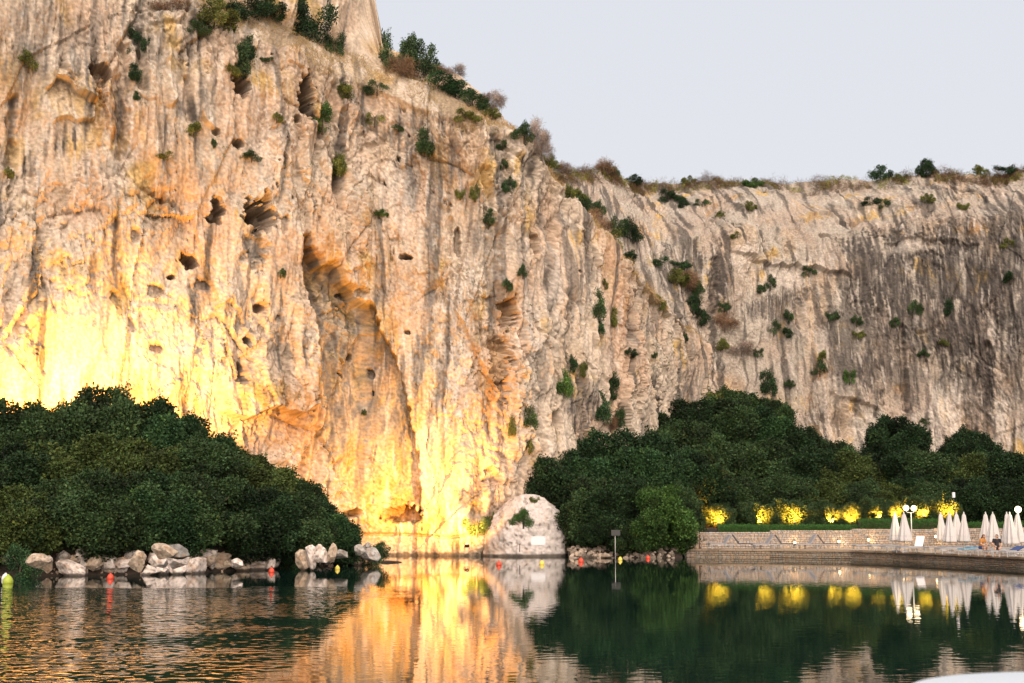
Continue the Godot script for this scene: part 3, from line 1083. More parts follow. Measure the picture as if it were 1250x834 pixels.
# ---------------------------------------------------------------- the cliff
func build_cliff() -> void:
	var sts := [
		station(Vector2(-46.21, -90.00), Vector2(0.00, -1.00), Vector2(0.60, 46.64), Vector2(4.00, 49.16), Vector2(5.20, 51.87), Vector2(20.00, 52.47)),
		station(Vector2(-40.51, -95.00), Vector2(0.00, -1.00), Vector2(0.60, 47.82), Vector2(4.00, 50.34), Vector2(5.20, 53.14), Vector2(20.00, 53.74)),
		station(Vector2(-37.24, -98.00), Vector2(0.00, -1.00), Vector2(0.60, 47.34), Vector2(4.00, 50.15), Vector2(5.20, 53.31), Vector2(20.00, 53.91)),
		station(Vector2(-32.52, -101.00), Vector2(0.00, -1.00), Vector2(0.60, 46.76), Vector2(4.00, 49.53), Vector2(5.20, 52.74), Vector2(20.00, 53.34)),
		station(Vector2(-28.38, -103.00), Vector2(0.00, -1.00), Vector2(0.60, 44.38), Vector2(4.00, 47.06), Vector2(5.20, 51.62), Vector2(20.00, 52.22)),
		station(Vector2(-24.06, -105.00), Vector2(0.00, -1.00), Vector2(0.60, 41.89), Vector2(4.00, 44.62), Vector2(5.20, 49.05), Vector2(20.00, 49.65)),
		station(Vector2(-20.17, -107.00), Vector2(0.00, -1.00), Vector2(0.60, 39.97), Vector2(4.00, 43.17), Vector2(5.20, 48.48), Vector2(20.00, 49.08)),
		station(Vector2(-15.64, -110.00), Vector2(0.00, -1.00), Vector2(0.60, 39.22), Vector2(5.00, 42.83), Vector2(6.20, 51.90), Vector2(9.50, 52.50)),
		station(Vector2(-11.62, -112.50), Vector2(0.00, -1.00), Vector2(0.60, 38.23), Vector2(5.00, 42.17), Vector2(6.20, 51.83), Vector2(9.50, 52.43)),
		station(Vector2(-11.23, -112.50), Vector2(0.00, -1.00), Vector2(0.60, 38.09), Vector2(5.00, 41.89), Vector2(6.20, 43.74), Vector2(9.50, 44.34)),
		station(Vector2(-6.85, -112.50), Vector2(0.00, -1.00), Vector2(0.60, 36.30), Vector2(5.00, 39.94), Vector2(6.20, 41.84), Vector2(9.50, 42.44)),
		station(Vector2(-4.22, -112.00), Vector2(0.00, -1.00), Vector2(0.60, 35.06), Vector2(5.00, 38.15), Vector2(6.20, 40.52), Vector2(9.50, 41.12)),
		station(Vector2(-1.64, -113.00), Vector2(0.00, -1.00), Vector2(0.60, 34.58), Vector2(4.50, 36.65), Vector2(5.70, 38.65), Vector2(9.00, 39.25)),
		station(Vector2(0.66, -114.00), Vector2(0.00, -1.00), Vector2(0.60, 34.10), Vector2(4.00, 35.58), Vector2(5.20, 36.48), Vector2(8.50, 37.08)),
		station(Vector2(2.36, -116.00), Vector2(0.00, -1.00), Vector2(0.60, 33.57), Vector2(3.00, 34.41), Vector2(4.20, 35.01), Vector2(7.50, 35.61)),
		station(Vector2(4.45, -118.00), Vector2(0.00, -1.00), Vector2(0.60, 30.60), Vector2(2.50, 31.32), Vector2(3.70, 31.89), Vector2(7.00, 32.49)),
		station(Vector2(6.61, -120.00), Vector2(0.00, -1.00), Vector2(0.60, 28.46), Vector2(2.50, 29.15), Vector2(3.70, 29.69), Vector2(7.00, 30.29)),
		station(Vector2(8.88, -122.50), Vector2(0.00, -1.00), Vector2(0.60, 26.34), Vector2(2.50, 26.99), Vector2(3.70, 27.44), Vector2(7.00, 28.04)),
		station(Vector2(11.33, -126.00), Vector2(0.00, -1.00), Vector2(0.60, 24.74), Vector2(2.50, 25.29), Vector2(3.70, 25.73), Vector2(7.00, 26.33)),
		station(Vector2(13.95, -130.00), Vector2(0.00, -1.00), Vector2(0.60, 23.41), Vector2(2.50, 23.94), Vector2(3.70, 24.36), Vector2(7.00, 24.96)),
		station(Vector2(16.84, -135.00), Vector2(0.00, -1.00), Vector2(0.60, 21.79), Vector2(2.50, 22.37), Vector2(3.70, 22.78), Vector2(7.00, 23.38)),
		station(Vector2(19.20, -142.00), Vector2(0.00, -1.00), Vector2(0.60, 19.82), Vector2(2.50, 20.38), Vector2(3.70, 20.77), Vector2(7.00, 21.37)),
		station(Vector2(21.49, -155.00), Vector2(0.00, -1.00), Vector2(0.60, 18.60), Vector2(2.50, 19.15), Vector2(3.70, 19.55), Vector2(7.00, 20.15)),
	]
	var w := wall_grid(sts, 0.088, [545, 60, 75, 45])
	# the deep chimney with its slanting right edge, and the slab left of it
	recess(w, PackedVector2Array([Vector2(36.00, 25.92), Vector2(36.56, 26.40), Vector2(37.20, 25.04), Vector2(37.84, 23.92), Vector2(38.72, 24.24), Vector2(39.36, 22.80), Vector2(40.96, 21.52), Vector2(42.00, 21.04), Vector2(42.96, 18.48), Vector2(43.92, 16.56), Vector2(44.96, 13.12), Vector2(45.76, 8.56), Vector2(46.00, 3.44), Vector2(40.64, 3.44), Vector2(38.88, 7.92), Vector2(37.52, 12.32), Vector2(37.04, 16.80), Vector2(36.56, 20.64), Vector2(36.00, 23.84)]), 2.9, 0.6)
	groove(w, [Vector3(36.40, 25.84, 0.5), Vector3(36.96, 22.64, 0.7), Vector3(37.92, 18.80, 0.9), Vector3(38.80, 14.32, 0.9)], 0.9)
	hollow(w, 40.72, 21.76, 1.0, 0.5, 1.0, 0.5)
	# big hollows and caves
	hollow(w, 32.40, 27.12, 1.3, 1.15, 2.8)
	hollow(w, 31.28, 27.36, 0.3, 1.1, 1.6)
	hollow(w, 32.72, 27.92, 0.4, 1.3, 2.0)
	hollow(w, 31.92, 24.72, 1.2, 2.2, 0.9, 0.0, 0.8)
	hollow(w, 28.96, 27.44, 0.6, 0.75, 2.0)
	hollow(w, 28.64, 26.56, 0.6, 0.55, 1.8)
	hollow(w, 26.96, 23.20, 0.8, 0.6, 2.0)
	hollow(w, 25.60, 21.84, 0.35, 0.2, 1.2)
	hollow(w, 30.24, 37.04, 0.8, 0.9, 2.2)
	hollow(w, 35.76, 37.20, 0.75, 1.9, 2.2, 0.12)
	hollow(w, 35.04, 35.20, 0.3, 0.35, 1.2)
	hollow(w, 32.72, 20.08, 0.55, 0.4, 1.4)
	hollow(w, 31.76, 17.36, 0.3, 0.5, 1.2)
	hollow(w, 31.28, 14.72, 0.35, 0.9, 1.2)
	hollow(w, 43.76, 26.00, 0.5, 0.6, 0.5, 0.0, 0.7)
	hollow(w, 44.64, 24.80, 0.5, 0.3, 1.4)
	hollow(w, 44.72, 18.72, 0.25, 0.25, 0.9)
	hollow(w, 19.68, 36.56, 0.8, 0.9, 1.8)
	hollow(w, 19.76, 35.12, 0.5, 1.2, 0.9)
	hollow(w, 30.16, 32.40, 0.5, 0.4, 1.4)
	hollow(w, 28.40, 33.04, 0.3, 0.3, 1.0)
	hollow(w, 22.80, 24.56, 0.45, 0.6, 0.6)
	hollow(w, 24.24, 26.88, 1.0, 1.3, 0.9, 0.0, 0.7)
	hollow(w, 24.56, 16.40, 0.5, 0.4, 0.7)
	hollow(w, 21.76, 19.92, 0.6, 0.7, 0.6)
	hollow(w, 24.40, 20.64, 0.7, 0.5, 0.7)
	hollow(w, 28.08, 21.52, 0.7, 0.5, 0.6)
	hollow(w, 55.92, 26.24, 0.4, 1.1, 1.0)
	hollow(w, 51.36, 41.20, 0.5, 0.4, 0.8)
	hollow(w, 53.20, 20.40, 0.8, 1.6, 1.2)
	hollow(w, 52.40, 16.48, 0.9, 2.4, 1.1)
	hollow(w, 52.72, 13.84, 0.5, 1.4, 0.9)
	hollow(w, 57.84, 11.84, 0.5, 0.9, 1.0)
	hollow(w, 60.24, 31.28, 0.5, 0.6, 0.6)
	hollow(w, 44.48, 4.24, 1.6, 0.75, 1.4)
	hollow(w, 40.64, 4.32, 0.7, 0.35, 1.2)
	hollow(w, 51.76, 6.96, 0.6, 0.9, 0.6)
	hollow(w, 47.92, 27.04, 0.5, 3.0, 0.5)
	hollow(w, 48.88, 26.32, 0.35, 1.4, 0.9)
	# small solution holes of all sizes, in loose clusters
	rng.seed = 404
	for i in 16:
		var at := Vector2(rng.randf_range(2.0, 66.0), rng.randf_range(6.0, 44.0))
		for k in rng.randi_range(1, 5):
			var r := 0.07 + 0.3 * pow(rng.randf(), 4.0)
			hollow(w, at.x + rng.randfn() * 1.0, at.y + rng.randfn() * 1.2, r, r * rng.randf_range(0.7, 3.2), rng.randf_range(0.4, 1.2), rng.randf_range(-0.3, 0.3), 0.4)
	# slanting roofs and overhangs
	lip(w, [Vector2(15.84, 34.88), Vector2(16.80, 35.84), Vector2(18.32, 35.12), Vector2(20.08, 34.08)], 1.3, 3.6)
	lip(w, [Vector2(16.40, 32.40), Vector2(18.08, 32.88), Vector2(19.84, 33.36)], 0.7, 2.6)
	lip(w, [Vector2(29.60, 12.00), Vector2(31.44, 11.68), Vector2(33.76, 12.32), Vector2(35.68, 11.92), Vector2(37.28, 12.80)], 1.7, 4.5)
	lip(w, [Vector2(24.32, 34.48), Vector2(26.08, 35.52), Vector2(27.44, 33.84), Vector2(28.48, 32.96)], 0.7, 2.4)
	lip(w, [Vector2(60.00, 24.72), Vector2(62.48, 24.40), Vector2(63.60, 25.68)], 0.9, 2.4)
	lip(w, [Vector2(28.88, 19.92), Vector2(30.00, 20.40), Vector2(31.28, 19.68)], 0.5, 1.6)
	# gullies and cracks that run down the face
	groove(w, [Vector3(21.44, 38.80, 0.5), Vector3(21.44, 35.04, 0.9), Vector3(21.44, 30.64, 0.6)], 1.2)
	groove(w, [Vector3(22.48, 40.24, 0.35), Vector3(22.88, 35.84, 0.5)], 0.9)
	groove(w, [Vector3(21.12, 25.68, 0.3), Vector3(21.60, 22.00, 0.4), Vector3(22.72, 17.84, 0.3)], 0.7)
	groove(w, [Vector3(26.08, 36.88, 0.3), Vector3(26.32, 33.76, 0.35)], 0.8)
	groove(w, [Vector3(63.44, 20.64, 0.28), Vector3(63.52, 16.56, 0.3)], 1.2)
	groove(w, [Vector3(65.68, 16.00, 0.8), Vector3(64.96, 11.76, 1.2)], 0.8)
	groove(w, [Vector3(47.36, 29.04, 0.5), Vector3(47.60, 22.96, 0.8), Vector3(47.28, 13.76, 0.5)], 0.7)
	groove(w, [Vector3(51.04, 31.84, 0.5), Vector3(51.92, 25.84, 0.8), Vector3(52.16, 17.76, 0.8)], 0.8)
	groove(w, [Vector3(61.84, 34.88, 0.4), Vector3(57.52, 25.04, 0.5), Vector3(57.92, 17.52, 0.5)], 0.7)
	groove(w, [Vector3(72.40, 21.04, 0.5), Vector3(72.96, 15.12, 0.5)], 0.8)
	groove(w, [Vector3(67.36, 26.88, 0.6), Vector3(67.28, 24.16, 0.6)], 0.6)
	groove(w, [Vector3(13.84, 33.92, 0.4), Vector3(13.84, 29.12, 0.5)], 0.9)
	groove(w, [Vector3(38.72, 38.88, 0.5), Vector3(39.12, 30.16, 0.6)], 0.9)
	# the water-worn notch above the lake
	groove(w, [Vector3(38.40, 2.80, 0.16), Vector3(41.92, 2.64, 0.16), Vector3(45.12, 2.64, 0.12), Vector3(48.00, 2.40, 0.14), Vector3(51.76, 2.80, 0.12)], 0.4)
	# ochre and rust deposits
	for o in [[Vector2(17.76, 34.56), 3.6, 2.0, 0.8], [Vector2(19.84, 32.00), 2.4, 1.6, 0.75], [Vector2(13.92, 35.76), 1.6, 2.0, 0.6], [Vector2(15.84, 16.24), 1.4, 4.5, 0.8], [Vector2(14.16, 30.32), 1.4, 1.4, 0.7], [Vector2(23.60, 27.44), 2.0, 1.0, 0.7], [Vector2(31.12, 26.72), 1.2, 1.0, 0.9], [Vector2(29.84, 38.00), 1.0, 0.6, 0.8], [Vector2(22.08, 20.24), 1.2, 2.0, 0.6], [Vector2(33.44, 13.12), 3.6, 1.2, 0.9], [Vector2(36.88, 14.24), 0.8, 3.0, 0.8],
		[Vector2(38.08, 23.36), 1.2, 3.0, 0.9], [Vector2(39.28, 16.24), 1.5, 4.5, 0.7], [Vector2(41.12, 11.12), 1.2, 5.0, 0.6], [Vector2(40.48, 6.64), 1.5, 3.5, 0.7], [Vector2(43.12, 6.00), 1.6, 3.0, 0.5], [Vector2(42.96, 19.04), 1.6, 2.5, 0.8], [Vector2(43.76, 9.84), 1.2, 3.5, 0.8], [Vector2(42.24, 2.80), 2.4, 1.2, 0.6], [Vector2(51.44, 13.84), 0.9, 3.8, 0.8], [Vector2(52.16, 16.48), 1.0, 4.0, 0.6], [Vector2(53.20, 20.88), 1.0, 2.4, 0.6], [Vector2(46.32, 14.40), 0.8, 3.5, 0.6], [Vector2(57.36, 11.44), 0.9, 1.6, 0.5], [Vector2(48.00, 8.56), 0.8, 3.0, 0.4], [Vector2(49.04, 2.80), 1.0, 1.5, 0.4], [Vector2(26.56, 20.24), 2.0, 1.5, 0.35], [Vector2(73.84, 17.44), 1.6, 3.5, 0.3], [Vector2(65.36, 25.36), 2.4, 3.0, 0.3], [Vector2(55.44, 28.96), 1.4, 3.0, 0.3]]:
		stain(w, "ochre", o[0].x, o[0].y, o[1], o[2], o[3])
	# brown-grey stone inside the chimney
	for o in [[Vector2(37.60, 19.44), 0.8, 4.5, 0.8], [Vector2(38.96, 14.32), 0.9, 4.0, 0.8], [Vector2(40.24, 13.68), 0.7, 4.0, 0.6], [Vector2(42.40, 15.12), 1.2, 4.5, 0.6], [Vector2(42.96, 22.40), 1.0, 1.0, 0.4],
		# grey water streaks
		[Vector2(46.72, 27.76), 0.75, 7.0, 0.9], [Vector2(46.48, 21.04), 0.6, 5.0, 0.7], [Vector2(44.80, 31.84), 0.8, 4.0, 0.8], [Vector2(47.84, 33.12), 1.6, 3.6, 0.8], [Vector2(44.08, 35.92), 2.0, 2.0, 0.6], [Vector2(51.76, 24.48), 0.6, 5.0, 0.6], [Vector2(54.88, 20.64), 0.8, 5.5, 0.5], [Vector2(61.28, 12.96), 1.8, 3.2, 0.9], [Vector2(62.16, 25.68), 1.1, 2.0, 0.7], [Vector2(52.48, 32.00), 1.0, 3.0, 0.7], [Vector2(56.40, 16.08), 0.6, 4.0, 0.5], [Vector2(14.40, 37.04), 1.8, 5.0, 0.7], [Vector2(17.84, 39.20), 2.0, 2.5, 0.5], [Vector2(17.92, 37.68), 0.6, 2.5, 0.7], [Vector2(23.20, 39.12), 1.6, 3.0, 0.5], [Vector2(31.84, 24.72), 1.1, 1.8, 0.7], [Vector2(27.84, 29.76), 1.4, 1.2, 0.5], [Vector2(25.52, 34.48), 0.8, 0.7, 0.7], [Vector2(40.80, 37.20), 1.2, 2.4, 0.6], [Vector2(31.36, 17.36), 1.0, 5.0, 0.45], [Vector2(34.00, 16.64), 1.0, 4.0, 0.4], [Vector2(32.88, 8.40), 2.6, 2.0, 0.4], [Vector2(50.32, 20.40), 0.5, 5.0, 0.4], [Vector2(50.40, 4.72), 0.8, 2.0, 0.6], [Vector2(72.32, 25.20), 1.8, 3.0, 0.4], [Vector2(92.56, 22.48), 1.2, 3.0, 0.4], [Vector2(34.56, 23.04), 0.9, 3.0, 0.3], [Vector2(40.16, 28.96), 1.0, 3.0, 0.3]]:
		stain(w, "grey", o[0].x, o[0].y, o[1], o[2], o[3])
	# black drip stripes
	for o in [[Vector2(16.88, 31.60), 0.22, 1.6, 0.9], [Vector2(17.60, 31.44), 0.2, 1.8, 0.9], [Vector2(18.16, 31.84), 0.2, 1.5, 0.9], [Vector2(15.28, 29.60), 0.25, 2.0, 0.9], [Vector2(14.88, 28.96), 0.2, 1.6, 0.8], [Vector2(16.16, 30.32), 0.2, 1.4, 0.7], [Vector2(18.88, 32.24), 0.16, 1.0, 0.7], [Vector2(25.60, 37.84), 0.3, 2.2, 0.6], [Vector2(26.96, 37.04), 0.3, 2.2, 0.6], [Vector2(28.00, 36.56), 0.35, 2.6, 0.7], [Vector2(26.48, 34.40), 0.25, 1.6, 0.8], [Vector2(21.28, 34.40), 0.7, 3.0, 0.6], [Vector2(60.72, 11.52), 0.25, 1.8, 0.8], [Vector2(61.92, 12.96), 0.3, 2.0, 0.7], [Vector2(60.00, 13.60), 0.2, 1.5, 0.7], [Vector2(47.12, 32.80), 0.25, 1.6, 0.6], [Vector2(48.40, 33.12), 0.25, 1.6, 0.7], [Vector2(43.68, 32.48), 0.25, 2.0, 0.5], [Vector2(47.52, 14.40), 0.25, 2.2, 0.6], [Vector2(13.92, 32.08), 0.5, 3.0, 0.6], [Vector2(35.68, 37.20), 0.5, 1.5, 0.5], [Vector2(39.04, 31.12), 0.6, 1.8, 0.5], [Vector2(41.76, 35.92), 0.6, 1.0, 0.5], [Vector2(51.76, 34.00), 0.3, 1.4, 0.5]]:
		stain(w, "dark", o[0].x, o[0].y, o[1], o[2], o[3])
	# bleached stone
	for o in [[Vector2(22.72, 19.04), 0.35, 6.0, 0.8], [Vector2(26.96, 15.60), 4.0, 4.0, 0.6], [Vector2(19.28, 16.40), 3.5, 5.0, 0.4], [Vector2(46.00, 8.56), 1.2, 4.0, 0.4], [Vector2(34.88, 7.84), 2.5, 2.0, 0.5], [Vector2(48.96, 17.68), 1.4, 6.0, 0.6], [Vector2(58.00, 22.40), 1.6, 5.0, 0.5], [Vector2(54.88, 17.92), 1.0, 5.0, 0.5], [Vector2(43.52, 29.76), 1.6, 4.0, 0.4], [Vector2(65.12, 18.08), 1.0, 4.0, 0.4], [Vector2(33.04, 31.36), 2.0, 5.0, 0.35]]:
		stain(w, "pale", o[0].x, o[0].y, o[1], o[2], o[3])
	cliff = w
	struct("cliff", wall_mesh(w, {"size": 1.0, "ledge": 545, "ledge_end": 605, "top": 680, "ochre_bias": -0.07, "grey_bias": -0.1, "dark_bias": -0.12, "wet": true, "cream": Color(0.6, 0.5, 0.4), "pink": Color(0.57, 0.425, 0.315), "grey": Color(0.19, 0.168, 0.15)}, 11), M.rock)

func build_far_cliff() -> void:
	var sts := [
		station(Vector2(-3.05, -150.00), Vector2(0.00, 3.53), Vector2(10.00, 33.60), Vector2(12.00, 43.66), Vector2(24.00, 55.08), Vector2(64.00, 57.58)),
		station(Vector2(1.32, -152.00), Vector2(0.00, 3.56), Vector2(10.00, 31.10), Vector2(12.00, 38.26), Vector2(24.00, 51.39), Vector2(64.00, 53.89)),
		station(Vector2(6.79, -156.00), Vector2(0.00, 3.62), Vector2(12.00, 31.13), Vector2(16.00, 35.86), Vector2(28.00, 49.46), Vector2(68.00, 51.96)),
		station(Vector2(12.53, -160.00), Vector2(0.00, 3.68), Vector2(14.00, 31.09), Vector2(18.00, 37.84), Vector2(32.00, 49.73), Vector2(72.00, 52.23)),
		station(Vector2(19.50, -164.00), Vector2(0.00, 4.67), Vector2(16.00, 27.28), Vector2(22.00, 39.39), Vector2(38.00, 51.18), Vector2(78.00, 53.68)),
		station(Vector2(24.85, -168.00), Vector2(0.00, 5.71), Vector2(16.00, 22.98), Vector2(22.00, 39.82), Vector2(40.00, 52.34), Vector2(80.00, 54.84)),
		station(Vector2(30.44, -172.00), Vector2(0.00, 6.79), Vector2(16.00, 19.91), Vector2(21.00, 40.97), Vector2(40.00, 53.29), Vector2(80.00, 55.79)),
		station(Vector2(37.27, -176.00), Vector2(0.00, 7.42), Vector2(13.00, 16.93), Vector2(18.00, 41.40), Vector2(36.00, 53.41), Vector2(76.00, 55.91)),
		station(Vector2(44.38, -180.00), Vector2(0.00, 7.04), Vector2(8.00, 14.69), Vector2(13.00, 41.89), Vector2(31.00, 53.05), Vector2(71.00, 55.55)),
		station(Vector2(51.98, -181.00), Vector2(0.00, 6.56), Vector2(5.00, 11.90), Vector2(10.00, 43.09), Vector2(27.00, 52.59), Vector2(67.00, 55.09)),
		station(Vector2(58.67, -179.00), Vector2(0.00, 6.50), Vector2(4.00, 10.71), Vector2(9.00, 43.14), Vector2(25.00, 52.38), Vector2(65.00, 54.88)),
		station(Vector2(64.84, -176.00), Vector2(0.00, 6.41), Vector2(3.00, 10.04), Vector2(8.00, 42.73), Vector2(24.00, 51.66), Vector2(64.00, 54.16)),
		station(Vector2(71.35, -172.00), Vector2(0.00, 6.30), Vector2(3.00, 9.89), Vector2(8.00, 42.20), Vector2(24.00, 51.52), Vector2(64.00, 54.02)),
		station(Vector2(80.42, -166.00), Vector2(0.00, 6.13), Vector2(3.00, 9.67), Vector2(8.00, 41.42), Vector2(24.00, 50.62), Vector2(64.00, 53.12)),
		station(Vector2(89.37, -158.00), Vector2(0.00, 5.90), Vector2(3.00, 9.37), Vector2(8.00, 40.17), Vector2(24.00, 48.63), Vector2(64.00, 51.13)),
	]
	var w := wall_grid(sts, 0.125, [130, 230, 170, 20])
	# the long slanting overhang and the arched cracks above the dark wall
	lip(w, [Vector2(41.76, 39.76), Vector2(44.64, 38.00), Vector2(48.64, 36.24), Vector2(52.32, 35.28), Vector2(56.00, 33.04), Vector2(59.60, 31.04)], 0.9, 6.0)
	lip(w, [Vector2(52.96, 41.92), Vector2(56.96, 45.68), Vector2(59.84, 40.00)], 0.6, 4.0)
	lip(w, [Vector2(62.64, 35.60), Vector2(66.48, 35.60), Vector2(70.24, 35.20), Vector2(74.00, 33.84)], 0.5, 4.0)
	lip(w, [Vector2(54.64, 16.32), Vector2(57.52, 14.24), Vector2(60.72, 12.16)], 0.7, 4.0)
	for g in [[Vector3(40.16, 38.64, 0.6), Vector3(39.92, 31.36, 0.8)], [Vector3(70.24, 11.76, 0.9), Vector3(70.56, 7.44, 1.0)], [Vector3(63.84, 23.52, 0.5), Vector3(63.52, 12.32, 0.5)], [Vector3(73.60, 20.16, 0.6), Vector3(73.20, 7.20, 0.6)]]:
		groove(w, g, 1.0)
	hollow(w, 60.08, 43.36, 1.2, 0.8, 0.8)
	hollow(w, 56.00, 38.40, 0.8, 0.6, 0.8)
	for o in [[Vector2(60.56, 32.16), 3.5, 6.5, 0.9], [Vector2(63.20, 29.36), 3.5, 8.0, 0.9], [Vector2(69.04, 30.96), 5.0, 7.0, 0.9], [Vector2(73.60, 28.00), 5.0, 9.0, 0.95], [Vector2(77.12, 29.68), 4.0, 8.0, 0.8], [Vector2(71.28, 21.60), 5.0, 6.0, 0.85], [Vector2(66.64, 23.20), 4.0, 5.0, 0.7], [Vector2(61.76, 21.52), 3.0, 5.0, 0.7], [Vector2(59.68, 18.48), 3.0, 4.0, 0.8], [Vector2(55.28, 23.92), 2.5, 3.0, 0.7], [Vector2(58.32, 25.52), 4.0, 2.5, 0.6], [Vector2(49.28, 30.72), 5.0, 2.0, 0.7], [Vector2(40.80, 36.08), 1.3, 5.0, 0.9], [Vector2(37.76, 38.40), 0.6, 3.5, 0.8], [Vector2(35.84, 39.52), 0.5, 3.0, 0.8], [Vector2(34.08, 40.72), 0.4, 2.5, 0.7], [Vector2(73.28, 14.72), 1.2, 6.0, 0.9], [Vector2(64.24, 15.52), 1.0, 6.0, 0.7], [Vector2(69.92, 15.12), 3.0, 3.0, 0.6], [Vector2(76.80, 17.60), 2.0, 6.0, 0.6], [Vector2(48.96, 49.12), 2.5, 1.5, 0.5], [Vector2(63.36, 16.80), 4.0, 2.5, 0.5], [Vector2(77.12, 23.04), 3.0, 5.0, 0.7]]:
		stain(w, "grey", o[0].x, o[0].y, o[1] * 1.25, o[2] * 1.2, minf(o[3] * 1.15, 1.0))
	for o in [[Vector2(60.48, 30.40), 0.7, 4.5, 0.7], [Vector2(61.52, 29.68), 0.4, 5.0, 0.7], [Vector2(63.28, 29.92), 0.7, 5.0, 0.6], [Vector2(66.64, 30.64), 0.5, 4.0, 0.6], [Vector2(70.32, 29.60), 0.8, 5.0, 0.6], [Vector2(72.08, 26.00), 0.8, 6.0, 0.7], [Vector2(75.04, 27.76), 0.8, 7.0, 0.6], [Vector2(76.88, 26.40), 0.6, 6.0, 0.6], [Vector2(72.88, 15.84), 0.8, 6.0, 0.7], [Vector2(68.40, 20.80), 0.6, 4.0, 0.5], [Vector2(40.88, 35.44), 0.7, 4.0, 0.7], [Vector2(55.44, 23.60), 1.0, 1.6, 0.5], [Vector2(59.68, 18.48), 0.8, 4.0, 0.5]]:
		stain(w, "dark", o[0].x, o[0].y, o[1], o[2], o[3])
	for o in [[Vector2(50.56, 33.84), 7.0, 2.0, 0.6], [Vector2(44.00, 37.92), 2.0, 2.5, 0.6], [Vector2(65.52, 34.88), 3.0, 1.2, 0.5], [Vector2(69.20, 10.80), 2.0, 4.5, 0.6], [Vector2(67.28, 10.88), 1.2, 4.5, 0.6], [Vector2(74.32, 9.20), 1.6, 5.0, 0.6], [Vector2(54.56, 16.08), 3.0, 3.0, 0.4], [Vector2(64.80, 8.88), 2.0, 3.0, 0.6], [Vector2(74.24, 22.32), 0.5, 2.5, 0.6], [Vector2(71.36, 30.64), 0.4, 3.5, 0.6], [Vector2(65.60, 25.60), 0.4, 3.0, 0.5], [Vector2(54.08, 23.12), 1.4, 3.0, 0.5], [Vector2(31.92, 41.20), 1.6, 2.0, 0.5], [Vector2(59.20, 10.64), 3.0, 2.0, 0.4]]:
		stain(w, "pale", o[0].x, o[0].y, o[1], o[2], o[3])
	for o in [[Vector2(55.68, 44.48), 2.4, 1.4, 0.6], [Vector2(65.76, 44.16), 3.0, 1.2, 0.6], [Vector2(73.20, 36.32), 2.0, 1.2, 0.7], [Vector2(47.60, 37.44), 2.4, 0.8, 0.6], [Vector2(70.32, 9.60), 0.7, 3.0, 0.9], [Vector2(74.56, 8.16), 0.4, 2.5, 0.7], [Vector2(46.56, 15.84), 4.0, 3.0, 0.4], [Vector2(52.32, 15.76), 2.0, 2.0, 0.5], [Vector2(67.84, 11.92), 1.0, 2.5, 0.5], [Vector2(62.16, 44.80), 2.0, 1.0, 0.4]]:
		stain(w, "ochre", o[0].x, o[0].y, o[1], o[2], o[3])
	far_cliff = w
	struct("far_cliff", wall_mesh(w, {"size": 0.75, "ledge": 530, "ledge_end": 580, "top": 530, "ochre_bias": -0.1, "grey_bias": 0.12, "dark_bias": -0.16, "wet": false, "cream": Color(0.44, 0.385, 0.325), "pink": Color(0.42, 0.34, 0.275), "grey": Color(0.068, 0.06, 0.056)}, 47), M.rock)
	# the ground that everything stands on, out to the horizon
	var st := st_new()
	st.set_smooth_group(-1)
	quad(st, Vector3(-1500, -3, -1500), Vector3(1500, -3, -1500), Vector3(1500, -3, 1500), Vector3(-1500, -3, 1500))
	struct("ground", done(st), M.scrub_soil)

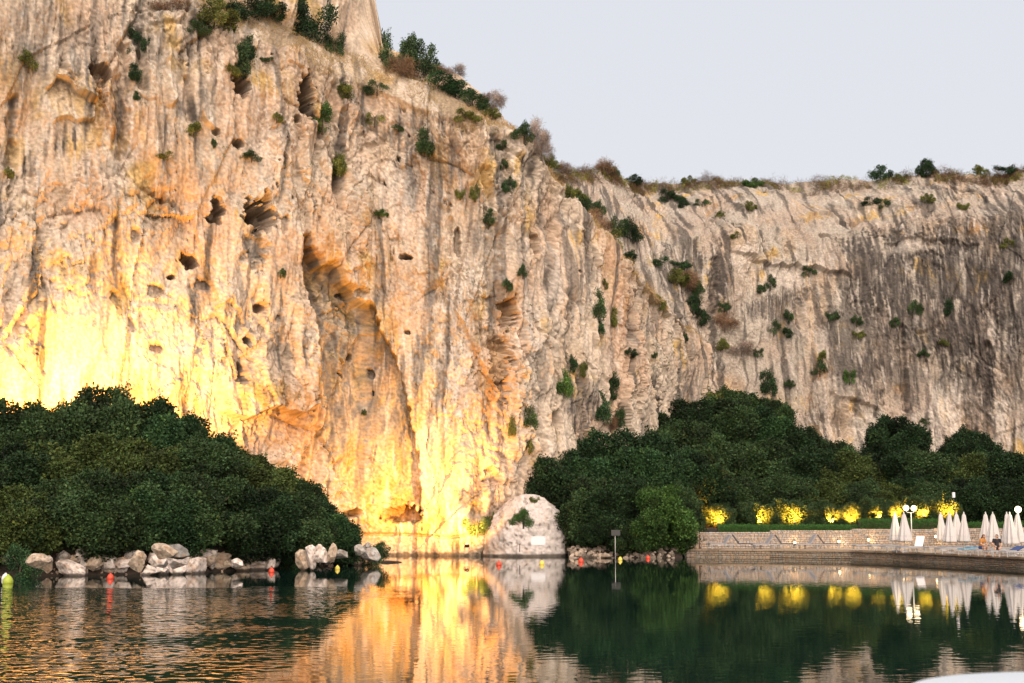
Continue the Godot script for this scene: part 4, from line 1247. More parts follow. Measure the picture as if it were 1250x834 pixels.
# ---------------------------------------------------------------- the lake
func build_lake() -> void:
	# heights of the ripples over 140 x 125 m, as slopes in a float picture: ruffled by a breeze in patches near the eye and to the left, calm under the far shore
	var SX := 2048
	var SY := 1024
	var rip := noise(FastNoiseLite.TYPE_SIMPLEX_SMOOTH, 1.0, 3, 61)
	var swell := noise(FastNoiseLite.TYPE_SIMPLEX_SMOOTH, 0.16, 2, 63)
	var gust := noise(FastNoiseLite.TYPE_SIMPLEX_SMOOTH, 0.08, 3, 62)
	var high := PackedFloat32Array()
	high.resize(SX * SY)
	for y in SY:
		var Z := -125.0 + 125.0 * y / SY
		for x in SX:
			var X := -70.0 + 140.0 * x / SX
			high[y * SX + x] = rip.get_noise_2d(X * 1.25, Z * 2.2) + swell.get_noise_2d(X * 0.8, Z) * 0.5
	var slopes := PackedFloat32Array()
	slopes.resize(SX * SY * 3)
	var dx := 140.0 / SX
	var dz := 125.0 / SY
	for y in SY:
		var Z := -125.0 + 125.0 * y / SY
		for x in SX:
			var X := -70.0 + 140.0 * x / SX
			var o := y * SX + x
			var much := 0.0
			if x % 8 == 0 or x == 0:
				var g := gust.get_noise_2d(X * 0.7, Z * 1.6)
				var left := 1.0 - smoothstep(-13.0, -4.0, X + g * 4.0)
				much = 0.0006 + 0.0007 * smoothstep(-95.0, -45.0, Z + g * 20.0) + 0.037 * smoothstep(-66.0, -58.0, Z + g * 9.0) * left
				gusty = much
			else:
				much = gusty
			slopes[o * 3] = 0.5 + 0.5 * clampf((high[o] - high[y * SX + (x + 1) % SX]) / dx * much, -0.9, 0.9)
			slopes[o * 3 + 1] = 0.5 + 0.5 * clampf((high[((y + 1) % SY) * SX + x] - high[o]) / dz * much, -0.9, 0.9)
			slopes[o * 3 + 2] = 1.0
	var ripples := Image.create_from_data(SX, SY, false, Image.FORMAT_RGBF, slopes.to_byte_array())
	var w := mat("water", Color(0.004, 0.016, 0.012), 0.02)
	w.metallic_specular = 0.35
	w.normal_enabled = true
	w.normal_texture = ImageTexture.create_from_image(ripples)
	w.normal_scale = 1.0
	var st := st_new()
	st.set_smooth_group(-1)
	for c in [[Vector3(-140, 0, -125), Vector2(-0.5, 0)], [Vector3(140, 0, -125), Vector2(1.5, 0)], [Vector3(140, 0, 0), Vector2(1.5, 1)], [Vector3(-140, 0, -125), Vector2(-0.5, 0)], [Vector3(140, 0, 0), Vector2(1.5, 1)], [Vector3(-140, 0, 0), Vector2(-0.5, 1)]]:
		st.set_uv(c[1])
		st.add_vertex(c[0])
	st.generate_normals()
	st.generate_tangents()
	struct("lake_water", st.commit(), w)

# ---------------------------------------------------------------- the bank on the left
var shore: Array
var gusty := 0.0
func shore_z(x: float) -> float:
	for i in shore.size() - 1:
		if x <= shore[i + 1].x:
			return lerpf(shore[i].z, shore[i + 1].z, clampf((x - shore[i].x) / (shore[i + 1].x - shore[i].x), -2.0, 1.0))
	return shore[-1].z

func bank_height(x: float, z: float) -> float:
	var d := shore_z(x) - z
	var n := n_edge.get_noise_2d(x * 0.5, z * 0.5) * 0.35
	return -0.5 + (smoothstep(0.2, 3.0, d) * 2.7 + clampf(d * 0.1, 0.0, 1.4)) * (1.0 - smoothstep(-14.6, -11.6, x)) + n

func build_left_shore() -> void:
	shore = [Vector3(-38.16, 0.00, -72.54), Vector3(-31.50, 0.00, -74.32), Vector3(-26.75, 0.00, -75.25), Vector3(-24.65, 0.00, -76.68), Vector3(-22.61, 0.00, -77.17), Vector3(-19.15, 0.00, -79.19), Vector3(-17.35, 0.00, -81.31), Vector3(-15.46, 0.00, -83.56), Vector3(-13.65, 0.00, -87.18), Vector3(-11.67, 0.00, -91.12), Vector3(-9.56, 0.00, -93.23), Vector3(-8.85, 0.00, -100.19), Vector3(-8.65, 0.00, -109.26)]
	var st := st_new()
	st.set_smooth_group(0)
	var nx := 130
	var nz := 44
	var x0: float = shore[0].x
	var x1: float = shore[-1].x + 1.0
	var p := func(i: int, k: int) -> Vector3:
		var x := lerpf(x0, x1, float(i) / nx)
		var z := shore_z(x) + 1.0 - pow(float(k) / nz, 1.4) * 32.0
		return Vector3(x, bank_height(x, z), z)
	for i in nx:
		for k in nz:
			quad(st, p.call(i, k), p.call(i + 1, k), p.call(i + 1, k + 1), p.call(i, k + 1))
	st.index()
	st.generate_normals()
	struct("earth_bank", st.commit(), M.earth)
	var pale := Color(0.62, 0.54, 0.49)
	var tan_ := Color(0.48, 0.38, 0.29)
	var grey := Color(0.36, 0.33, 0.3)
	shore_stone(Vector3(-25.51, 0.10, -78.92), 1.9, 1.35, "broad tan rock at the left end of the shore beside the dark green clump", tan_)
	shore_stone(Vector3(-23.66, 0.00, -77.17), 1.35, 1.0, "triangular white rock at the waterline left of the first red buoy", pale)
	shore_stone(Vector3(-23.18, 0.10, -77.88), 0.5, 0.9, "narrow grey rock on the right flank of the triangular white rock", grey)
	shore_stone(Vector3(-22.39, 0.90, -68.03), 0.9, 0.6, "small ochre rock topping the broad tan rock at the left", tan_)
	shore_stone(Vector3(-22.83, 0.00, -80.24), 0.4, 0.45, "small white stone just left of the first red buoy in front of brown earth", pale)
	shore_stone(Vector3(-21.87, 0.00, -80.24), 0.72, 1.45, "tall narrow white rock with a dark top just right of the first red buoy", pale)
	shore_stone(Vector3(-19.12, 0.70, -73.47), 0.8, 0.85, "round beige rock set high in the brown earth bank", tan_)
	shore_stone(Vector3(-19.61, 0.00, -78.16), 0.8, 0.62, "low white block at the waterline, first of the jointed blocks", pale)
	shore_stone(Vector3(-19.11, 0.00, -78.67), 0.85, 0.72, "low white block with a dark joint on each side of it", pale)
	shore_stone(Vector3(-18.52, 0.00, -79.19), 1.1, 0.85, "largest white block at the foot of the jointed group under the dark rock", pale)
	shore_stone(Vector3(-16.85, 0.70, -72.36), 1.2, 0.75, "white slab lying across the top of the jointed blocks", pale)
	shore_stone(Vector3(-17.99, 0.70, -73.47), 0.9, 0.8, "mottled white stone stacked above the low blocks", pale)
	shore_stone(Vector3(-16.25, 1.35, -67.10), 0.9, 0.75, "ochre rock at the very top of the jointed heap under the leaves", tan_)
	shore_stone(Vector3(-15.77, 1.30, -67.49), 0.95, 0.75, "dark grey rounded rock at the top right of the jointed heap", Color(0.2, 0.19, 0.18))
	shore_stone(Vector3(-17.81, 0.00, -80.24), 1.25, 1.2, "pyramid shaped pale rock at the waterline right of the jointed blocks", pale)
	shore_stone(Vector3(-17.10, 0.00, -82.99), 1.4, 1.3, "tan weathered rock with a ragged top standing alone right of the pyramid rock", tan_)
	shore_stone(Vector3(-15.29, 0.00, -84.73), 1.9, 0.75, "long low white rock near the pink buoy", pale)
	shore_stone(Vector3(-15.65, 0.00, -83.56), 0.8, 0.6, "small tan stone at the left end of the long low white rock", tan_)
	shore_stone(Vector3(-15.15, 0.40, -79.21), 0.6, 0.5, "small pale stone above the left end of the long low rock", pale)
	shore_stone(Vector3(-14.16, 0.10, -84.61), 0.5, 0.6, "little white stone right behind the pink buoy", pale)
	shore_stone(Vector3(-12.34, 0.35, -84.28), 0.75, 1.1, "tan rock beside the dark reeds under the thicket", tan_)
	shore_stone(Vector3(-11.73, 0.50, -84.06), 0.75, 1.35, "tall cracked pale block, left one of a tight cluster", pale)
	shore_stone(Vector3(-11.18, 0.60, -83.90), 0.75, 0.95, "upper right pale block of the tight cracked cluster", pale)
	shore_stone(Vector3(-12.46, 0.00, -90.44), 0.85, 0.5, "flat white block at the waterline under the cracked cluster", pale)
	shore_stone(Vector3(-11.93, 0.00, -91.12), 0.62, 0.85, "upright pale block at the waterline right of the flat white block", pale)
	shore_stone(Vector3(-10.50, 0.70, -83.74), 0.45, 0.95, "slender tan stone between the two groups of cracked blocks", tan_)
	shore_stone(Vector3(-10.38, 0.70, -86.77), 0.85, 0.6, "greyish slab leaning at the top of the right hand rocks", grey)
	shore_stone(Vector3(-10.93, 0.00, -91.81), 1.0, 0.8, "pale rounded rock just behind the cream buoy", pale)
	shore_stone(Vector3(-10.11, 0.00, -92.52), 1.15, 1.75, "big pointed tan rock at the right end of the shore", Color(0.48, 0.36, 0.27))
	shore_stone(Vector3(-9.18, 0.90, -86.62), 0.6, 0.6, "grey stone behind the top of the big pointed rock", grey)
	shore_stone(Vector3(-9.13, 0.50, -91.54), 1.1, 1.05, "pale grey block right of the big pointed rock against the lit cliff", Color(0.5, 0.47, 0.45))
	shore_stone(Vector3(-8.86, 1.25, -88.30), 0.45, 0.42, "small grey stone balanced on the pale grey block", grey)
	shore_stone(Vector3(-10.74, 1.30, -95.07), 0.5, 0.75, "upright grey stone at the right edge of the thicket above the rocks", grey)
	shore_stone(Vector3(-8.16, -0.10, -97.48), 1.1, 0.3, "flat dark rock awash at the tip of the shore beside the green clump", Color(0.12, 0.1, 0.09))
	rng.seed = 77
	for i in 48:
		var x := lerpf(shore[2].x, -12.0, (i + rng.randf()) / 48.0)
		var w := rng.randf_range(0.35, 1.0)
		shore_stone(Vector3(x, rng.randf_range(0.12, 0.9), shore_z(x) - rng.randf_range(0.3, 1.3)), w, w * rng.randf_range(0.6, 1.0), "small pale rock half buried in the brown bank between the larger ones", [pale, tan_, pale, grey][i % 4])
	# gravel and rubble pressed into the earth between the rocks
	rng.seed = 71
	var peb := stone_mesh(Vector3(0.09, 0.07, 0.08), 90, 8, 0.05, 8, 6, Color(0.5, 0.42, 0.36))
	var spots := []
	var tints := []
	for i in 520:
		var x := rng.randf_range(shore[1].x + 3.0, shore[-3].x)
		var z := shore_z(x) - rng.randf() * 2.6 + 0.1
		spots.append(Transform3D(any_basis(rng.randf_range(0.3, 1.0) + rng.randf() * rng.randf() * 0.9), Vector3(x, bank_height(x, z) + 0.03, z)))
		var b := rng.randf_range(0.5, 1.15)
		tints.append(Color(b, b, b))
	scatter("bank_rubble", multi(peb, spots, tints), M.rock)
	# the thicket
	var G := "evergreen shrubs of the thicket on the left bank"
	var rows := [
		[Vector3(-27.30, 4.52, -78.50), 3.0, "leaf", "evergreen shrub at the left edge of the picture above the lime buoy"],
		[Vector3(-25.06, 4.89, -79.50), 3.0, "leaf", "evergreen shrub over the triangular white rock in the front of the left thicket"],
		[Vector3(-22.62, 5.28, -80.50), 3.2, "leaf", "evergreen shrub straight above the first red buoy"],
		[Vector3(-20.22, 5.13, -82.00), 3.0, "leaf", "lighter green shrub hanging over the jointed white blocks"],
		[Vector3(-17.91, 5.15, -83.30), 3.0, "leaf", "evergreen shrub over the tan rock right of the pyramid rock"],
		[Vector3(-15.64, 4.52, -85.30), 2.8, "leaf_dark", "dark shrub above the long low white rock and the pink buoy"],
		[Vector3(-13.72, 4.05, -87.80), 2.7, "leaf", "evergreen shrub above the dark reeds at the waterline"],
		[Vector3(-12.08, 3.56, -91.00), 2.3, "leaf", "last evergreen shrub at the right tip of the left thicket"],
		[Vector3(-30.38, 5.65, -79.00), 3.2, "leaf", "evergreen shrub just outside the left edge of the picture"],
		[Vector3(-35.53, 9.06, -90.00), 3.4, "leaf", "tall evergreen shrub just outside the left edge of the picture"],
		[Vector3(-35.10, 6.44, -82.00), 3.4, "leaf_dark", "dark evergreen shrub farther outside the left edge of the picture"],
		[Vector3(-28.92, 6.98, -86.00), 3.4, "leaf_dark", "dark shrub in the middle of the left thicket near the picture edge"],
		[Vector3(-25.78, 7.77, -87.00), 3.6, "leaf", "tall shrub in the middle of the left thicket below the brightest cliff"],
		[Vector3(-22.52, 7.57, -88.00), 3.4, "leaf", "evergreen shrub in the middle of the left thicket above the jointed rocks"],
		[Vector3(-19.45, 7.31, -89.00), 3.2, "leaf", "evergreen shrub in the middle of the left thicket above the pyramid rock"],
		[Vector3(-16.47, 6.34, -90.50), 2.9, "leaf", "evergreen shrub on the descending top line of the left thicket"],
		[Vector3(-13.94, 4.93, -92.50), 2.5, "leaf", "light green shrub low on the descending top line of the left thicket"],
		[Vector3(-32.03, 9.84, -90.00), 3.6, "leaf", "back shrub at the left edge, its top glowing against the lit cliff"],
		[Vector3(-28.95, 9.25, -90.50), 3.2, "leaf", "back shrub with thin glowing top in front of the whitest patch of cliff"],
		[Vector3(-26.01, 10.60, -91.00), 3.4, "leaf", "highest shrub of the left thicket, its tip rimmed with yellow light"],
		[Vector3(-22.70, 9.95, -91.50), 3.0, "leaf", "back shrub right of the highest one, yellow rimmed"],
		[Vector3(-20.78, 9.06, -92.50), 2.7, "leaf", "back shrub where the thicket's top line begins to fall"],
		[Vector3(-18.48, 7.53, -94.00), 2.4, "leaf", "back shrub in front of the pale slab under the yellow overhang"],
		[Vector3(-15.81, 5.84, -95.00), 2.2, "leaf", "small light shrub against the pale cliff slab"]]
	for r in rows:
		var top: Vector3 = r[0]
		var foot := Vector3(top.x, bank_height(top.x, top.z) - 0.1, top.z)
		tree("evergreen_shrub", foot, top.y, r[1], r[2], r[3], "shrub", G, 0.3)
	for r in [[Vector3(-13.25, 0.00, -87.18), 0.95, 0.7, "dark green clump of reeds at the waterline between two rock groups"], [Vector3(-8.75, 0.00, -92.52), 1.0, 0.95, "dark green clump growing in the water at the tip of the left shore"], [Vector3(-25.37, 0.00, -74.32), 1.0, 1.1, "dark green clump at the waterline next to the lime buoy"]]:
		shrub("water_plant", r[0], r[1], r[2], "leaf_blue", r[3], "plant")

# ---------------------------------------------------------------- hillside on the right
func hill_height(x: float, z: float) -> float:
	var d := -z - 116.5
	var k := lerpf(0.36, 0.16, smoothstep(22.0, 46.0, x))
	return 2.0 + clampf(d, 0.0, 29.0) * k + n_edge.get_noise_2d(x * 0.3, z * 0.3) * 0.4

func build_hillside() -> void:
	var st := st_new()
	st.set_smooth_group(0)
	var p := func(i: int, k: int) -> Vector3:
		var x := -1.0 + i * 1.0
		var z := -112.5 - k * 1.2
		var h := hill_height(x, z)
		if x < 13.4 and k < 6: h = minf(h, lerpf(-0.3, 2.4, k / 6.0))
		return Vector3(x, h, z)
	for i in 100:
		for k in 50:
			quad(st, p.call(i, k), p.call(i + 1, k), p.call(i + 1, k + 1), p.call(i, k + 1))
	st.index()
	st.generate_normals()
	struct("hillside", st.commit(), M.earth)
	# low strip of shore between the boulder and the terrace
	st = st_new()
	st.set_smooth_group(0)
	var q := func(i: int, k: int) -> Vector3:
		var x := 4.2 + i * 0.45
		var z := -106.3 - k * 0.5
		return Vector3(x, -0.35 + smoothstep(0.0, 5.0, k) * 0.6 + k * 0.05 + n_edge.get_noise_2d(x, z) * 0.15, z)
	for i in 19:
		for k in 16:
			quad(st, q.call(i, k), q.call(i + 1, k), q.call(i + 1, k + 1), q.call(i, k + 1))
	st.index()
	st.generate_normals()
	struct("shore_ground", st.commit(), M.earth)
	rng.seed = 73
	var peb := stone_mesh(Vector3(0.14, 0.09, 0.12), 91, 8, 0.05, 10, 7, Color(0.4, 0.33, 0.27))
	var spots := []
	var tints := []
	for i in 260:
		var x := rng.randf_range(4.4, 12.6)
		var k := rng.randf_range(1.5, 7.0)
		spots.append(Transform3D(any_basis(rng.randf_range(0.3, 1.8)), Vector3(x, -0.35 + smoothstep(0.0, 5.0, k) * 0.75 + k * 0.05 + n_edge.get_noise_2d(x, -106.3 - k * 0.5) * 0.15, -106.3 - k * 0.5)))
		var b := rng.randf_range(0.3, 1.1)
		tints.append(Color(b, b, b))
	scatter("shore_rubble", multi(peb, spots, tints), M.rock)
	var pale := Color(0.42, 0.34, 0.27)
	for r in [[Vector3(4.95, 0.00, -107.32), 0.6, 0.6, "small pale stone at the right foot of the big boulder"], [Vector3(6.73, 0.00, -107.32), 1.3, 0.45, "low flat pale rock left of the dark sign's pole"], [Vector3(8.45, 0.00, -108.28), 0.9, 0.7, "rounded pale rock right of the dark sign's pole"], [Vector3(10.06, 0.00, -108.28), 1.2, 0.7, "pale rock under the round bush behind the right red buoy"], [Vector3(11.29, 0.00, -108.28), 0.9, 0.4, "low pale rock near the left end of the terrace"], [Vector3(12.40, 0.00, -108.28), 0.8, 0.35, "lowest pale stone touching the left end of the terrace wall"]]:
		shore_stone(r[0], r[1], r[2], r[3], pale)
	var G := "evergreen trees of the thicket under the far cliff"
	var rows := [
		[Vector3(6.52, 5.49, -111.50), 2.7, "leaf", "rounded dark evergreen right behind the big white boulder"],
		[Vector3(8.36, 5.60, -110.50), 2.9, "leaf_dark", "dark evergreen behind the sign on the white pole"],
		[Vector3(10.95, 4.94, -108.60), 2.7, "leaf_bright", "round bright green bush at the left end of the terrace"],
		[Vector3(7.15, 2.97, -108.80), 1.8, "leaf_dark", "low dark bush beside the right foot of the boulder"],
		[Vector3(8.98, 2.72, -108.40), 1.9, "leaf", "low bush overhanging the flat shore stones"],
		[Vector3(12.64, 4.99, -112.00), 2.2, "leaf", "evergreen squeezed behind the round bright bush"],
		[Vector3(3.93, 7.97, -116.00), 3.3, "leaf_dark", "leftmost dark evergreen of the right thicket, against the cliff foot"],
		[Vector3(5.29, 8.59, -118.00), 3.4, "leaf", "evergreen high above the boulder with a rusty patch"],
		[Vector3(8.70, 9.45, -119.00), 3.6, "leaf", "evergreen above the dark sign on the thicket's upper left slope"],
		[Vector3(11.93, 9.15, -118.50), 3.4, "leaf", "evergreen straight above the round bright bush"],
		[Vector3(15.11, 7.68, -119.00), 3.2, "leaf_dark", "dark evergreen above the left end of the lit row"],
		[Vector3(15.09, 10.50, -123.00), 3.4, "leaf", "evergreen on the slope up and left of the lit row"],
		[Vector3(17.21, 5.82, -121.50), 2.7, "leaf", "evergreen just above the first lit shrub"],
		[Vector3(20.29, 5.97, -122.00), 2.8, "leaf", "leafy evergreen above the second lit shrub, its lower leaves catching light"],
		[Vector3(23.30, 6.11, -122.00), 2.8, "leaf", "leafy evergreen above the third lit shrub, its lower leaves catching light"],
		[Vector3(26.44, 5.83, -122.00), 2.7, "leaf", "evergreen just above the fourth lit shrub"],
		[Vector3(29.34, 5.67, -121.00), 2.6, "leaf", "evergreen above the fifth lit shrub"],
		[Vector3(32.12, 5.52, -120.00), 2.6, "leaf", "evergreen with green glowing lower leaves above the first parasol pair"],
		[Vector3(34.99, 5.50, -119.00), 2.6, "leaf", "evergreen between the double globe lamp and the slim post"],
		[Vector3(37.82, 5.75, -118.00), 2.7, "leaf_dark", "dark evergreen behind the slim post lamp"],
		[Vector3(40.58, 5.73, -117.00), 2.8, "leaf_dark", "dark evergreen behind the rightmost parasols"],
		[Vector3(18.77, 9.03, -128.00), 3.6, "leaf", "evergreen in the second row above the first lit shrubs"],
		[Vector3(22.63, 9.37, -129.00), 3.6, "leaf", "evergreen in the second row above the second and third lit shrubs"],
		[Vector3(26.32, 8.70, -129.00), 3.4, "leaf_dark", "dark evergreen in the second row above the fourth lit shrub"],
		[Vector3(29.79, 8.44, -128.00), 3.5, "leaf", "evergreen in the second row left of the domed dark tree"],
		[Vector3(33.20, 8.25, -127.00), 3.4, "leaf_dark", "dark evergreen in the second row under the domed dark tree"],
		[Vector3(36.56, 8.29, -126.00), 3.4, "leaf", "evergreen in the second row right of the domed dark tree"],
		[Vector3(39.86, 8.18, -125.00), 3.3, "leaf", "evergreen in the second row under the bushy far tree"],
		[Vector3(43.53, 8.14, -124.00), 3.4, "leaf_dark", "dark evergreen at the right edge of the thicket"],
		[Vector3(12.61, 11.87, -131.00), 3.6, "leaf", "evergreen on the top line of the thicket near the buttress"],
		[Vector3(16.47, 13.30, -134.00), 3.6, "leaf_dark", "dark evergreen near the summit of the right thicket"],
		[Vector3(20.16, 13.68, -137.00), 3.8, "leaf", "broad evergreen right of the thicket's summit"],
		[Vector3(23.87, 12.88, -138.00), 3.6, "leaf", "evergreen on the thicket's slope falling to the right"],
		[Vector3(26.90, 11.31, -137.00), 3.4, "leaf_dark", "dark evergreen low on the slope falling to the right"],
		[Vector3(29.96, 9.77, -136.00), 3.0, "leaf", "evergreen at the dip of the top line left of the domed dark tree"],
		[Vector3(33.11, 8.25, -135.00), 2.8, "leaf", "small evergreen in the dip under the pale streaked cliff"],
		[Vector3(19.02, 15.96, -145.00), 3.3, "leaf_dull", "highest shrub of the right thicket, at the foot of the gully"],
		[Vector3(22.67, 15.45, -147.00), 3.3, "leaf", "high shrub right of the summit under the talus"],
		[Vector3(26.05, 14.60, -147.00), 3.0, "leaf", "high shrub at the foot of the tan talus slope"],
		[Vector3(34.78, 6.40, -122.50), 2.6, "leaf_dark", "dark bush behind the double globe lamp"],
		[Vector3(43.86, 6.02, -115.00), 3.0, "leaf", "evergreen just past the right edge of the picture"],
		[Vector3(47.58, 6.37, -116.00), 3.2, "leaf_dark", "dark evergreen farther past the right edge of the picture"],
		[Vector3(48.08, 8.00, -124.00), 3.2, "leaf", "evergreen up the slope past the right edge of the picture"],
		[Vector3(52.03, 6.53, -117.00), 3.2, "leaf", "evergreen well outside the picture to the right"],
		[Vector3(43.69, 8.22, -130.00), 2.8, "leaf", "evergreen between the far bushy tree and the right edge"]]
	for r in rows:
		var top: Vector3 = r[0]
		tree("evergreen_tree", Vector3(top.x, hill_height(top.x, top.z) - 0.2 if top.z < -112.5 else 0.3, top.z), top.y, r[1], r[2], r[3], "tree", G)
	for r in [[Vector3(36.98, 12.01, -138.00), 3.2, "leaf_dark", "rounded dark tree standing above the thicket below the streaked cliff"], [Vector3(44.23, 10.63, -136.00), 2.5, "leaf_dark", "bushy dark tree above the slim post lamp"], [Vector3(42.96, 10.50, -138.00), 1.6, "leaf_dark", "slender tree top just left of the bushy dark tree"]]:
		var top: Vector3 = r[0]
		tree("broad_tree", Vector3(top.x, hill_height(top.x, top.z) - 0.2, top.z), top.y, r[1], r[2], r[3], "tree", "", 0.1)

# ---------------------------------------------------------------- the boulder
func build_boulder() -> void:
	var n1 := noise(FastNoiseLite.TYPE_SIMPLEX_SMOOTH, 0.35, 4, 81)
	var n2 := noise(FastNoiseLite.TYPE_SIMPLEX_SMOOTH, 1.6, 3, 82)
	var foot := Vector3(1.26, 0.00, -110.26)
	var st := st_new()
	st.set_smooth_group(0)
	var nu := 220
	var nv := 110
	var pits := [[-2.3, 3.0, 0.12], [-2.6, 2.2, 0.1], [-1.5, 2.7, 0.09], [-1.2, 3.2, 0.07], [-1.7, 2.1, 0.13], [-1.0, 1.6, 0.08], [-1.35, 0.95, 0.13], [-0.6, 1.5, 0.12], [-1.55, 0.85, 0.09], [0.9, 2.4, 0.08], [-2.0, 1.1, 0.1], [-0.9, 2.5, 0.09], [0.4, 3.6, 0.07], [-2.55, 3.4, 0.09], [1.5, 2.9, 0.06], [-0.2, 0.6, 0.07], [-0.1, 4.2, 0.06], [-1.9, 2.5, 0.07]]
	var grid := []
	for v in nv + 1:
		var b := PI / 2 * v / nv
		var row := []
		for u in nu:
			var a := TAU * u / nu
			var cx := cos(a)
			# blunt dome: steep on the right, leaning in on the left
			var lev := sin(b)
			var rad := pow(maxf(1.0 - pow(lev, 2.5), 0.0), 0.56)
			var x := cx * rad * (3.5 if cx > 0 else 3.45) + lev * 0.2
			var y := lev * 4.95 - 0.15
			var z := sin(a) * rad * 2.6
			var d := Vector3(cx, 0.6 * lev, sin(a)).normalized()
			var p := Vector3(x, y, z)
			var bump := n1.get_noise_3dv(p) * 0.55 + n2.get_noise_3dv(p) * 0.12
			if sin(a) > 0:
				for q in pits:
					var g: float = Vector2(p.x - q[0], p.y - q[1]).length() / q[2]
					if g < 1.6: bump -= 0.3 * (1.0 - smoothstep(0.6, 1.3, g + n2.get_noise_3dv(p * 3.0) * 0.4))
			row.append(p + d * bump * minf(rad * 3.0, 1.0))
		grid.append(row)
	for v in nv:
		for u in nu:
			var ps := [grid[v][u], grid[v][(u + 1) % nu], grid[v + 1][(u + 1) % nu], grid[v + 1][u]]
			for k in [0, 1, 2, 0, 2, 3]:
				var p: Vector3 = ps[k]
				var t := n1.get_noise_3dv(p * 1.5 + Vector3(40, 0, 0))
				var c := Color(0.64, 0.58, 0.55).lerp(Color(0.58, 0.48, 0.41), smoothstep(0.0, 0.4, t)) * (1.0 + n2.get_noise_3dv(p * 1.4) * 0.22)
				c = c.lerp(Color(0.2, 0.16, 0.13), smoothstep(0.32, 0.5, n2.get_noise_3dv(p * Vector3(1.4, 0.5, 1.4) + Vector3(7, 70, 0))) * 0.6)
				if p.y < 0.3: c = c.lerp(Color(0.09, 0.075, 0.06), smoothstep(0.24, 0.12, p.y + t * 0.08) * 0.9)
				st.set_color(Color(c.r, c.g, c.b))
				st.add_vertex(p)
	st.index()
	st.generate_normals()
	var o := obj("boulder", st.commit(), M.rock, null, foot + Vector3(0, 0, -2.6))
	tag(o, "huge rounded white boulder standing in the water at the cliff foot", "boulder")
	# the white notice fixed to its face
	var t := thing("notice_board", "small white notice board fixed low on the white boulder", "sign", Vector3(1.92, 1.31, -105.35))
	var b := st_new()
	box(b, Vector3(1.05, 0.62, 0.04), Transform3D(), 0.008)
	obj("panel", done(b), M.plaque_white, t)
	for x in [-0.47, 0.47]:
		for y in [-0.25, 0.25]:
			b = st_new()
			tube(b, [Vector3(x, y, -0.5), Vector3(x, y, 0.035)], [0.018, 0.018], 8)
			obj("bolt", done(b), M.dark_metal, t)
	var post := thing("iron_bar", "short dark iron bar sticking up at the boulder's foot, left of the notice board", "bar", Vector3(0.57, 0.66, -105.40))
	b = st_new()
	tube(b, [Vector3(0, -0.15, -0.2), Vector3(0, 0, 0.02), Vector3(0, 0.42, 0.02)], [0.03, 0.03, 0.03], 8)
	obj("rod", done(b), M.dark_metal, post)
	b = st_new()
	tube(b, [Vector3(-0.08, 0.4, 0.03), Vector3(0.08, 0.42, 0.03)], [0.025, 0.025], 8)
	obj("crosspiece", done(b), M.dark_metal, post)
	shrub("boulder_plant", Vector3(0.84, 2.86, -105.50) + Vector3(0, -0.35, 0.1), 0.85, 0.85, "leaf_bright", "green shrub growing out of the middle of the white boulder", "plant")
	shrub("boulder_plant", Vector3(1.67, 4.24, -105.90) + Vector3(0, -0.1, 0.0), 0.35, 0.32, "leaf_dull", "tiny olive plant near the top of the white boulder", "plant")
	# the dark sign on its pole
	var s := thing("pole_sign", "small dark sign board on a thin white pole at the water's edge", "sign", Vector3(7.50, 0.15, -104.44))
	b = st_new()
	tube(b, [Vector3(0, -0.2, 0), Vector3(0, 1.72, 0)], [0.025, 0.025], 10)
	obj("pole", done(b), M.white_metal, s)
	b = st_new()
	box(b, Vector3(0.66, 0.42, 0.06), Transform3D(Basis(), Vector3(0.04, 1.75, 0.07)), 0.01)
	obj("board", done(b), M.dark_metal, s)

